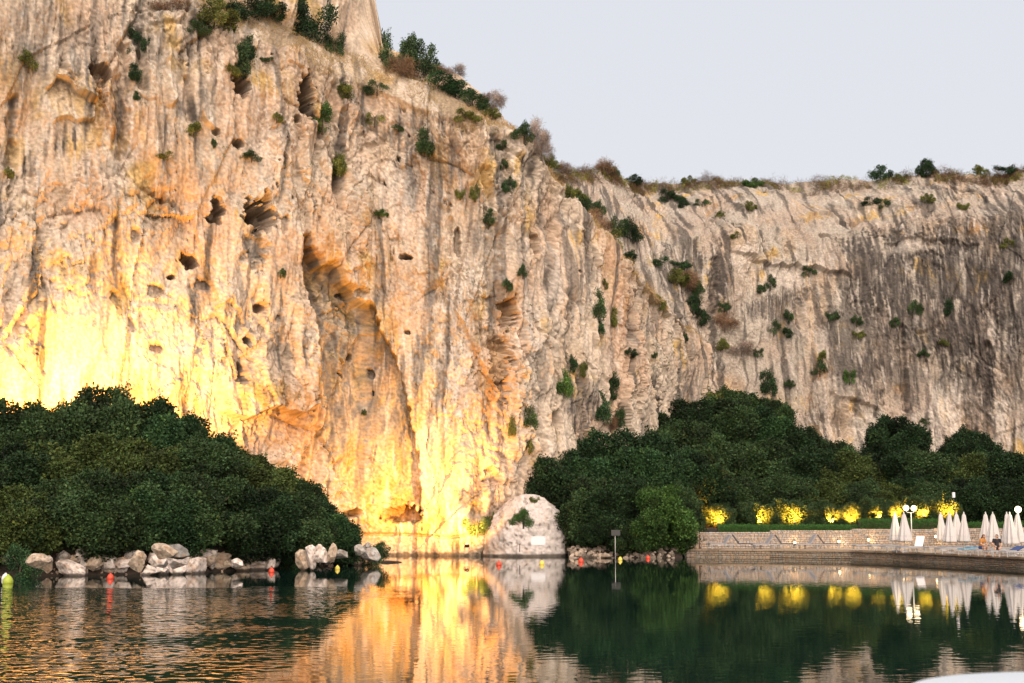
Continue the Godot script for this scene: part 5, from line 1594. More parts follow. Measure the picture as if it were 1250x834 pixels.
# ---------------------------------------------------------------- the terrace
var deck_h := 0.62
func build_terrace() -> void:
	var edge := [Vector3(13.20, 0.00, -109.26), Vector3(19.40, 0.00, -108.09), Vector3(24.93, 0.00, -105.44), Vector3(27.13, 0.00, -102.40), Vector3(28.91, 0.00, -98.56), Vector3(30.33, 0.00, -94.25), Vector3(31.69, 0.00, -89.77), Vector3(33.53, 0.00, -83.56), Vector3(35.34, 0.00, -77.17), Vector3(36.80, 0.00, -69.23)]
	var back := [Vector3(14.32, 1.83, -111.00), Vector3(19.97, 1.95, -111.00), Vector3(26.19, 2.08, -110.50), Vector3(31.47, 2.19, -107.00), Vector3(36.65, 2.28, -103.50), Vector3(40.68, 2.37, -101.00), Vector3(45.53, 2.39, -99.00), Vector3(51.81, 2.46, -97.00)]
	# deck
	var st := st_new()
	st.set_smooth_group(-1)
	for i in edge.size() - 1:
		var a: Vector3 = edge[i]
		var b: Vector3 = edge[i + 1]
		quad(st, Vector3(a.x, deck_h, a.z), Vector3(b.x, deck_h, b.z), Vector3(b.x, deck_h, -118.0), Vector3(a.x, deck_h, -118.0))
	struct("terrace_pavement", done(st), M.paving)
	# quay wall with its projecting cap
	var q := thing("quay_wall", "low stone quay wall with a flat cap along the lake edge of the terrace", "wall")
	st = st_new()
	for i in edge.size() - 1:
		stone_courses(edge[i] + Vector3(0, -0.2, 0.03), edge[i + 1] + Vector3(0, -0.2, 0.03), 0.2 + deck_h - 0.17, 0.13, 0.22, 910 + i, Color(0.36, 0.29, 0.22), st)
	obj("stones", done(st), M.wall_stone, q).set_meta("kind", "stuff")
	st = st_new()
	prism_along(st, edge, -0.6, deck_h - 0.16, -0.03, -0.6)
	obj("mortar_core", done(st), M.mortar, q)
	for i in edge.size() - 1:
		var a: Vector3 = edge[i]
		var b: Vector3 = edge[i + 1]
		var n := maxi(1, int(a.distance_to(b) / 1.1))
		for k in n:
			st = st_new()
			var f := func(t: float) -> Vector3: return a.lerp(b, t)
			var m: Vector3 = f.call((k + 0.5) / n)
			var dir := (b - a).normalized()
			box(st, Vector3(a.distance_to(b) / n - 0.012, 0.15, 0.62), Transform3D(Basis(dir, Vector3.UP, dir.cross(Vector3.UP)), m + Vector3(0, deck_h - 0.072, -0.18)), 0.02)
			obj("cap_stone", done(st), M.cap, q)
	# the pier at the left end and the retaining wall behind
	var pier := thing("end_pier", "tall pale stone pier at the left end of the terrace", "wall")
	st = st_new()
	var p0: Vector3 = edge[0] + Vector3(0.02, -0.3, 0.14)
	stone_courses(p0, p0 + Vector3(0.95, 0, 0), 2.2, 0.22, 0.34, 930, Color(0.46, 0.38, 0.31), st)
	stone_courses(p0 + Vector3(0.05, 0, -4.6), p0 + Vector3(0.04, 0, -0.08), 2.2, 0.22, 0.34, 931, Color(0.46, 0.38, 0.31), st)
	stone_courses(p0 + Vector3(0.93, 0, -0.08), p0 + Vector3(0.94, 0, -4.6), 2.2, 0.22, 0.34, 932, Color(0.46, 0.38, 0.31), st)
	obj("stones", done(st), M.wall_stone, pier).set_meta("kind", "stuff")
	st = st_new()
	box(st, Vector3(0.84, 2.15, 4.5), Transform3D(Basis(), p0 + Vector3(0.475, 1.05, -2.35)), 0.01)
	obj("core", done(st), M.mortar, pier)
	st = st_new()
	box(st, Vector3(1.0, 0.06, 4.8), Transform3D(Basis(), p0 + Vector3(0.475, 2.22, -2.3)), 0.015)
	obj("coping", done(st), M.cap, pier)
	var rw := thing("retaining_wall", "long rough stone retaining wall behind the loungers with a hedge on top", "wall")
	st = st_new()
	var core := st_new()
	core.set_smooth_group(-1)
	for i in back.size() - 1:
		var a: Vector3 = back[i]
		var b: Vector3 = back[i + 1]
		var ha := a.y - deck_h
		stone_courses(Vector3(a.x, deck_h - 0.02, a.z), Vector3(b.x, deck_h - 0.02, b.z), lerpf(a.y, b.y, 0.5) - deck_h, 0.13, 0.2, 940 + i, Color(0.62, 0.52, 0.44), st)
		prism_along(core, [Vector3(a.x, 0, a.z), Vector3(b.x, 0, b.z)], 0.2, lerpf(a.y, b.y, 0.5) - 0.06, -0.08, -0.7)
	obj("stones", done(st), M.wall_stone, rw).set_meta("kind", "stuff")
	obj("core", done(core), M.mortar, rw)
	# the planted bed behind that wall
	st = st_new()
	st.set_smooth_group(-1)
	for i in back.size() - 1:
		var a: Vector3 = back[i]
		var b: Vector3 = back[i + 1]
		quad(st, Vector3(a.x, a.y - 0.1, a.z - 0.6), Vector3(b.x, b.y - 0.1, b.z - 0.6), Vector3(b.x, 2.15, -119.0), Vector3(a.x, 2.15, -119.0))
	struct("planted_bed", done(st), M.earth)
	# rusty frame post at the recess
	var fp := thing("rusty_post", "short rusty post with a low rail at the left end of the terrace recess", "post", Vector3(edge[0].x + 1.05, deck_h, edge[0].z - 0.1))
	st = st_new()
	box(st, Vector3(0.12, 1.05, 0.12), Transform3D(Basis(), Vector3(0, 0.525, 0)), 0.01)
	obj("upright", done(st), M.rust_metal, fp)
	st = st_new()
	box(st, Vector3(0.3, 0.12, 0.16), Transform3D(Basis(), Vector3(0, 0.06, 0.14)), 0.01)
	obj("foot_plate", done(st), M.rust_metal, fp)
	# clipped hedges
	for hd in [[Vector3(16.12, 2.38, -112.40), Vector3(26.90, 2.61, -111.80), 0.95, "long low clipped hedge on the retaining wall under the left lit shrubs"], [Vector3(26.98, 2.83, -111.60), Vector3(32.22, 2.72, -108.20), 1.1, "taller clipped hedge on the wall between the first parasols and the globe lamp"], [Vector3(32.83, 2.61, -107.40), Vector3(45.52, 2.72, -100.20), 0.8, "dim clipped hedge on the wall behind the right hand parasols"]]:
		var a: Vector3 = hd[0]
		var b: Vector3 = hd[1]
		var h := thing("clipped_hedge", hd[3], "hedge", a)
		var places := []
		var tints := []
		rng.seed = int(a.x * 10)
		var L := a.distance_to(b)
		var base_y := 1.75
		for i in int(L * 260):
			var t := rng.randf()
			var side := rng.randf()
			var y: float
			var z: float
			if side < 0.6:
				z = 0.42 + rng.randfn() * 0.04; y = lerpf(base_y, a.y, rng.randf())
			else:
				z = rng.randf_range(-0.42, 0.42); y = a.y + rng.randfn() * 0.05
			var at := (b - a) * t
			places.append(Transform3D(any_basis(rng.randf_range(0.5, 0.85)), Vector3(at.x, y - a.y - 0.08, at.z + z)))
			var br := rng.randf_range(0.8, 1.5)
			tints.append(Color(br, br * 1.15, br))
		scatter("leaves", multi(SP.small, places, tints), M.leaf_bright, h)
		var hs := st_new()
		prism_along(hs, [Vector3.ZERO, Vector3(b.x - a.x, 0, b.z - a.z)], base_y - a.y - 0.2, -0.2, 0.34, -0.36)
		obj("branches", done(hs), M.bark, h)

# ---------------------------------------------------------------- lamps
func build_lamps() -> void:
	var amber := Color(1.0, 0.70, 0.32)
	# floodlights that wash the cliff
	flood("floodlight", Vector3(-33.54, 7.99, -94.50), Vector3(-35.64, 11.92, -99.00), 150.0, 62.0, 1.2, "floodlight hidden behind the left thicket at the picture edge, aimed at the cliff", amber, "floodlights washing the cliff")
	flood("floodlight", Vector3(-29.82, 8.06, -96.00), Vector3(-31.81, 12.15, -101.00), 330.0, 62.0, 1.2, "floodlight hidden behind the left thicket aimed at the whitest patch of cliff", amber, "floodlights washing the cliff")
	flood("floodlight", Vector3(-22.74, 6.79, -99.00), Vector3(-24.22, 12.41, -104.00), 360.0, 62.0, 1.2, "floodlight behind the left thicket aimed at the cliff below the small caves", amber, "floodlights washing the cliff")
	flood("floodlight", Vector3(-12.35, 1.82, -103.00), Vector3(-11.69, 7.59, -113.00), 90.0, 58.0, 1.1, "floodlight behind the right tip of the left thicket aimed into the chimney", amber, "floodlights washing the cliff")
	flood("floodlight", Vector3(-3.37, 0.67, -107.30), Vector3(-5.46, 5.63, -112.00), 330.0, 60.0, 1.0, "floodlight in the gap left of the boulder aimed up the cliff", amber, "floodlights washing the cliff")
	flood("floodlight", Vector3(-30.93, 8.30, -90.30), Vector3(-33.96, 18.42, -98.00), 100.0, 75.0, 0.9, "floodlight among the top branches of the left thicket near the picture edge", amber, "floodlights washing the cliff")
	flood("floodlight", Vector3(-24.96, 9.14, -91.20), Vector3(-28.22, 19.03, -102.00), 100.0, 75.0, 0.9, "floodlight among the top branches under the highest shrub of the left thicket", amber, "floodlights washing the cliff")
	# the row of ground spots and the shrubs that they light
	var spots := [[Vector3(16.65, 2.61, -115.60), "first"], [Vector3(20.08, 2.65, -115.60), "second"], [Vector3(22.77, 2.68, -115.50), "third"], [Vector3(25.77, 2.71, -115.30), "fourth"], [Vector3(27.28, 2.75, -115.00), "fifth"], [Vector3(29.39, 2.82, -114.50), "sixth"], [Vector3(30.76, 2.85, -114.00), "seventh"], [Vector3(32.55, 2.92, -113.20), "eighth"], [Vector3(34.41, 3.02, -112.50), "ninth"]]
	var sizes := [1.35, 1.25, 1.5, 1.2, 1.05, 1.25, 1.0, 1.3, 1.2]
	for i in spots.size():
		var at: Vector3 = spots[i][0]
		at.y = maxf(at.y - (0.25 if i < 5 else 0.0), 2.2)
		var r: float = sizes[i]
		flood("ground_spot", at, at + Vector3(0, 1.2, -1.2), 95.0, 62.0, 0.5, "%s small ground spotlight from the left behind the hedge" % spots[i][1], Color(1.0, 0.64, 0.24), "ground spots behind the hedge")
		shrub("lit_shrub", at + Vector3(0, 0.15, -0.7 - r * 0.75), r * 1.1, r * 0.95, "leaf", "%s glowing yellow shrub from the left in the row above the terrace" % spots[i][1], "shrub", "shrubs lit from below above the terrace", "dense")
	shrub("lit_shrub", Vector3(-2.69, 1.85, -109.60), 1.0, 1.0, "leaf", "brightly lit yellow green shrub in the gap between cliff and boulder", "shrub")
	# double globe lamp
	var t := thing("globe_lamp", "white lamp post with two glowing globes behind the first parasol pair", "street lamp", Vector3(Vector3(28.12, 1.40, -101.00)) * Vector3(1, 0, 1) + Vector3(0, deck_h, 0))
	var st := st_new()
	tube(st, [Vector3.ZERO, Vector3(0, 2.75, 0)], [0.04, 0.035], 10)
	obj("pole", done(st), M.white_metal, t)
	st = st_new()
	tube(st, [Vector3(-0.32, 2.86, 0), Vector3(-0.3, 2.76, 0), Vector3(0, 2.72, 0), Vector3(0.16, 2.74, 0.1), Vector3(0.18, 2.84, 0.1)], [0.02, 0.02, 0.02, 0.02, 0.02], 8)
	obj("arm", done(st), M.white_metal, t)
	for g in [Vector3(-0.34, 3.06, 0), Vector3(0.18, 3.04, 0.1)]:
		obj("lamp_globe", ball(0.2), M.globe_glow, t, g)
		omni(t, g, 1.3, 0.2, Color(1.0, 0.88, 0.68))
	t = thing("globe_lamp", "single glowing globe lamp at the right edge of the picture behind parasols", "street lamp", Vector3(Vector3(32.14, 1.60, -91.00)) * Vector3(1, 0, 1) + Vector3(0, deck_h, 0))
	st = st_new()
	tube(st, [Vector3.ZERO, Vector3(0, 2.72, 0)], [0.04, 0.035], 10)
	obj("pole", done(st), M.white_metal, t)
	obj("lamp_globe", ball(0.21), M.globe_glow, t, Vector3(0, 2.94, 0))
	omni(t, Vector3(0, 2.94, 0), 1.3, 0.2, Color(1.0, 0.88, 0.68))
	# slim post with a white box on top
	t = thing("post_light", "slim dark post with a white box on top above the parasols", "lamp post", Vector3(Vector3(32.86, 2.49, -106.50)) * Vector3(1, 0, 1) + Vector3(0, 1.9, 0))
	st = st_new()
	tube(st, [Vector3(0, -0.2, 0), Vector3(0, 2.55, 0)], [0.035, 0.03], 8)
	obj("pole", done(st), M.dark_metal, t)
	st = st_new()
	box(st, Vector3(0.2, 0.4, 0.2), Transform3D(Basis(), Vector3(0, 2.75, 0)), 0.03)
	obj("head", done(st), M.plaque_white, t)
	st = st_new()
	lathe(st, [Vector2(0.001, 0.6), Vector2(0.05, 0.58), Vector2(0.07, 0.5), Vector2(0.05, 0.42), Vector2(0.001, 0.4)], 10)
	obj("collar", done(st), M.white_metal, t)
	# small wall lights
	for r in [[Vector3(21.77, 1.05, -110.60), "first little wall light from the left, between two pairs of loungers"], [Vector3(25.11, 1.15, -110.30), "second little wall light from the left, at the end of the recess"], [Vector3(27.18, 1.29, -109.50), "third little wall light, above the first flat loungers"], [Vector3(29.37, 1.44, -108.00), "fourth little wall light, under the first parasol pair"], [Vector3(31.46, 1.59, -106.60), "fifth little wall light, left of the parasol group of four"]]:
		var at: Vector3 = r[0]
		var l := thing("wall_light", r[1], "wall lamp", at, 0.0, "little wall lights above the terrace")
		st = st_new()
		box(st, Vector3(0.2, 0.28, 0.06), Transform3D(Basis(), Vector3(0, 0, -0.1)), 0.01)
		obj("back_plate", done(st), M.dark_metal, l)
		st = st_new()
		tube(st, [Vector3(0, 0, -0.6), Vector3(0, 0, -0.1)], [0.02, 0.02], 6)
		obj("bracket", done(st), M.dark_metal, l)
		obj("lamp_bulb", ball(0.1), M.step_glow, l)
		omni(l, Vector3.ZERO, 0.5, 0.08, Color(1.0, 0.85, 0.6))

# ---------------------------------------------------------------- parasols and loungers
func build_furniture() -> void:
	for i in 3: protos["parasol_%d" % i] = make_parasol(i, [0.42, 0.46, 0.38][i])
	var on_deck := func(p: Vector3) -> Vector3: return Vector3(p.x, deck_h + 0.004, p.z)
	var ps := [[Vector3(27.24, 1.38, -102.00), "closed white parasol, left one of the pair beside the globe lamp"], [Vector3(27.33, 1.42, -100.00), "closed white parasol, right one of the pair beside the globe lamp"], [Vector3(30.88, 1.36, -103.00), "closed parasol at the back left of the group of four"], [Vector3(29.56, 1.48, -97.00), "closed parasol in front in the group of four, over a white base"], [Vector3(31.94, 1.36, -103.00), "tall closed parasol at the back of the group of four, under the slim post"], [Vector3(30.97, 1.45, -98.50), "rightmost closed parasol of the group of four"], [Vector3(33.34, 1.40, -101.00), "closed parasol behind the seated people, left of the pair"], [Vector3(32.40, 1.49, -96.50), "closed parasol behind the seated people, right of the pair"], [Vector3(33.14, 1.50, -96.00), "left closed parasol of the last trio at the right edge"], [Vector3(31.67, 1.60, -91.00), "tallest closed parasol, the middle of the last trio"], [Vector3(33.62, 1.51, -95.50), "right closed parasol of the last trio, in front of a globe lamp"]]
	for i in ps.size():
		copy_of("parasol_%d" % (i % 3), "closed_parasol", ps[i][1], "parasol", on_deck.call(ps[i][0]), i * 1.3, "closed parasols on the terrace").rotation.z = 0.035 * sin(i * 2.3)
	protos["up_grey"] = make_lounger(0.95, M.pale_mesh, M.pale_mesh, M.grey_frame)
	protos["up_dark"] = make_lounger(0.95, M.dark_mesh, M.dark_mesh, M.grey_frame)
	protos["flat"] = make_lounger(0.0, M.grey_mesh, M.grey_mesh, M.white_metal)
	protos["white_up"] = make_lounger(1.0, M.grey_mesh, M.plaque_white, M.white_metal)
	protos["blue"] = make_lounger(0.0, M.towel_blue, M.grey_mesh, M.white_metal)
	protos["navy"] = make_lounger(0.3, M.grey_mesh, M.towel_navy, M.white_metal)
	# pairs with raised backs, back to back, along the left recess
	var pairs := [[886, "leftmost pair of raised loungers"], [938, "middle pair of raised loungers"], [990, "third pair of raised loungers"]]
	var px := [Vector3(16.23, 0.87, -109.00), Vector3(19.46, 0.87, -109.00), Vector3(22.69, 0.87, -109.00)]
	for i in 3:
		copy_of("up_grey", "sun_lounger", ["pale raised back of the leftmost back to back lounger pair", "pale raised back of the middle back to back lounger pair", "pale raised back of the third back to back lounger pair"][i], "lounger", on_deck.call(px[i]) + Vector3(-0.45, 0, 0.4), 0.25, "loungers with raised backs")
		copy_of("up_dark", "sun_lounger", ["dark raised back of the leftmost back to back lounger pair", "dark raised back of the middle back to back lounger pair", "dark raised back of the third back to back lounger pair"][i], "lounger", on_deck.call(px[i]) + Vector3(1.25, 0, 0.0), PI - 0.25, "loungers with raised backs")
	# low tables between them
	for i in 2:
		var at: Vector3 = on_deck.call([Vector3(18.72, 0.74, -109.40), Vector3(22.09, 0.74, -109.40)][i])
		var tb := thing("low_table", ["low brown table between the first and second lounger pairs", "low brown table between the second and third lounger pairs"][i], "table", at, 0.0, "low tables between loungers")
		var st := st_new()
		box(st, Vector3(0.5, 0.04, 0.5), Transform3D(Basis(), Vector3(0, 0.42, 0)), 0.01)
		obj("table_top", done(st), M.rust_metal, tb)
		for x in [-0.21, 0.21]:
			for z in [-0.21, 0.21]:
				st = st_new()
				box(st, Vector3(0.04, 0.4, 0.04), Transform3D(Basis(), Vector3(x, 0.2, z)), 0.006)
				obj("leg", done(st), M.rust_metal, tb)
	var ls := [
		["flat", Vector3(25.69, 0.86, -104.50), 0.35, "flat grey lounger first from the left in the right hand row"],
		["flat", Vector3(26.43, 0.86, -103.00), 0.4, "flat grey lounger second from the left in the right hand row"],
		["flat", Vector3(26.89, 0.88, -101.20), 0.45, "flat grey lounger in front of the first parasol pair"],
		["white_up", Vector3(28.03, 0.92, -99.50), 0.9, "lounger with a white raised back right of the globe lamp"],
		["flat", Vector3(27.18, 0.89, -98.50), 0.5, "flat grey lounger in front of the globe lamp's pole"],
		["flat", Vector3(28.95, 0.90, -98.00), 0.5, "flat grey lounger left of the group of four parasols"],
		["flat", Vector3(28.91, 0.86, -95.50), 0.55, "flat grey lounger at the foot of the front parasol in the group of four"],
		["flat", Vector3(31.14, 0.91, -100.00), 0.55, "flat grey lounger behind the group of four parasols"],
		["blue", Vector3(29.96, 0.87, -94.00), 0.6, "lounger spread with a blue towel left of the seated people"],
		["blue", Vector3(31.74, 1.01, -98.00), 0.6, "second lounger with a blue towel just behind the seated person"],
		["flat", Vector3(30.10, 0.82, -92.00), 0.6, "grey lounger on which the person in ochre sits"],
		["flat", Vector3(30.37, 0.83, -90.00), 0.6, "grey lounger on which the person in black sits"],
		["navy", Vector3(30.89, 0.88, -89.00), 0.65, "lounger with a dark navy towel near the right edge"],
		["flat", Vector3(32.45, 0.98, -95.00), 0.6, "grey lounger behind the person in black"],
		["flat", Vector3(32.77, 0.98, -93.00), 0.6, "grey lounger at the right edge under the last parasols"]]
	for l in ls:
		copy_of(l[0], "sun_lounger", l[3], "lounger", on_deck.call(l[1]), l[2], "loungers on the terrace")
	for k in protos: protos[k].free()

# ---------------------------------------------------------------- people
func build_people() -> void:
	var d := deck_h + 0.004
	# seated on the lounger, feet on the ground in front (+z), leaning forward with forearms on the thighs
	var j := {"hip": Vector3(0, 0.53, 0), "waist": Vector3(0, 0.72, 0.05), "chest": Vector3(0, 0.93, 0.14), "neck": Vector3(0, 1.08, 0.22), "head": Vector3(0, 1.15, 0.27), "look": Vector3(0.2, -0.25, 1.0),
		"shoulder_l": Vector3(0.17, 1.02, 0.18), "shoulder_r": Vector3(-0.17, 1.02, 0.18), "elbow_l": Vector3(0.25, 0.75, 0.28), "elbow_r": Vector3(-0.25, 0.75, 0.28), "wrist_l": Vector3(0.1, 0.66, 0.47), "wrist_r": Vector3(-0.1, 0.66, 0.47),
		"thigh_l": Vector3(0.09, 0.5, 0.03), "thigh_r": Vector3(-0.09, 0.5, 0.03), "knee_l": Vector3(0.14, 0.52, 0.45), "knee_r": Vector3(-0.14, 0.52, 0.45), "calf_l": Vector3(0.14, 0.36, 0.45), "calf_r": Vector3(-0.14, 0.36, 0.45), "ankle_l": Vector3(0.13, 0.09, 0.47), "ankle_r": Vector3(-0.13, 0.09, 0.47), "toe_l": Vector3(0.15, 0.03, 0.66), "toe_r": Vector3(-0.15, 0.03, 0.66)}
	var a: Vector3 = Vector3(30.00, 0.82, -92.00)
	person(j, "person with reddish brown hair in an ochre top, sitting bent forward on a lounger", Vector3(a.x, d, a.z), 0.5, M.cloth_ochre, M.towel_navy, M.hair_brown, true)
	# leaning back, one knee up
	var k := j.duplicate()
	k.merge({"waist": Vector3(0, 0.7, -0.07), "chest": Vector3(0, 0.92, -0.14), "neck": Vector3(0, 1.1, -0.15), "head": Vector3(0, 1.17, -0.13), "look": Vector3(-0.5, -0.1, 1.0), "shoulder_l": Vector3(0.18, 1.04, -0.16), "shoulder_r": Vector3(-0.18, 1.04, -0.16), "elbow_l": Vector3(0.28, 0.78, -0.16), "elbow_r": Vector3(-0.27, 0.78, -0.08), "wrist_l": Vector3(0.22, 0.62, 0.04), "wrist_r": Vector3(-0.12, 0.68, 0.14)}, true)
	var b: Vector3 = Vector3(30.37, 0.83, -90.00)
	person(k, "person with dark hair in black clothes, sitting upright on a lounger with bare legs", Vector3(b.x, d, b.z), -0.3, M.cloth_black, M.cloth_black, M.hair_dark, true)

# ---------------------------------------------------------------- buoys
func build_buoys() -> void:
	for r in [[Vector3(-24.21, 0.00, -69.23), "buoy_lime", 0.3, "lime yellow buoy at the left edge of the picture"], [Vector3(-25.65, 0.00, -72.98), "buoy_white", 0.24, "white float just behind the lime yellow buoy"], [Vector3(-20.59, 0.00, -73.87), "buoy_red", 0.21, "orange red buoy in front of the brown bank, leftmost of the red ones"], [Vector3(-13.67, 0.00, -81.86), "buoy_red", 0.2, "pinkish red buoy by the long low white rock"], [Vector3(-10.42, 0.00, -85.94), "buoy_yellow", 0.18, "cream yellow buoy in front of the right hand rocks"], [Vector3(-0.84, 0.00, -92.52), "buoy_red", 0.21, "red buoy in front of the boulder's left half"], [Vector3(1.95, 0.00, -93.96), "buoy_yellow", 0.2, "yellow buoy straight below the notice board"], [Vector3(4.72, 0.00, -98.56), "buoy_red", 0.22, "red buoy at the right end of the boulder"], [Vector3(7.66, 0.00, -101.88), "buoy_yellow", 0.19, "yellow buoy right of the dark sign's pole"], [Vector3(9.97, 0.00, -105.44), "buoy_red", 0.19, "red buoy below the round bright bush"]]:
		var c: float = r[2] * 0.82
		var b := thing("buoy", r[3], "buoy", r[0], 0.0, "buoys of the floating line")
		var st := st_new()
		var prof := []
		for i in 11:
			var a := PI * i / 10.0 - PI / 2
			prof.append(Vector2(maxf(cos(a), 0.001) * c * (1.0 - 0.18 * sin(a)), c * 0.45 + sin(a) * c * 1.15))
		lathe(st, prof, 20)
		obj("float", done(st), M[r[1]], b)
		st = st_new()
		lathe(st, [Vector2(0.001, c * 1.75), Vector2(c * 0.2, c * 1.73), Vector2(c * 0.24, c * 1.6), Vector2(c * 0.26, c * 1.52)], 12)
		obj("cap", done(st), M[r[1]], b)
		st = st_new()
		tube(st, [Vector3(-c * 0.1, c * 1.7, 0), Vector3(-c * 0.1, c * 1.9, 0), Vector3(c * 0.1, c * 1.9, 0), Vector3(c * 0.1, c * 1.7, 0)], [0.012, 0.012, 0.012, 0.012], 6)
		obj("eye_loop", done(st), M.dark_metal, b)

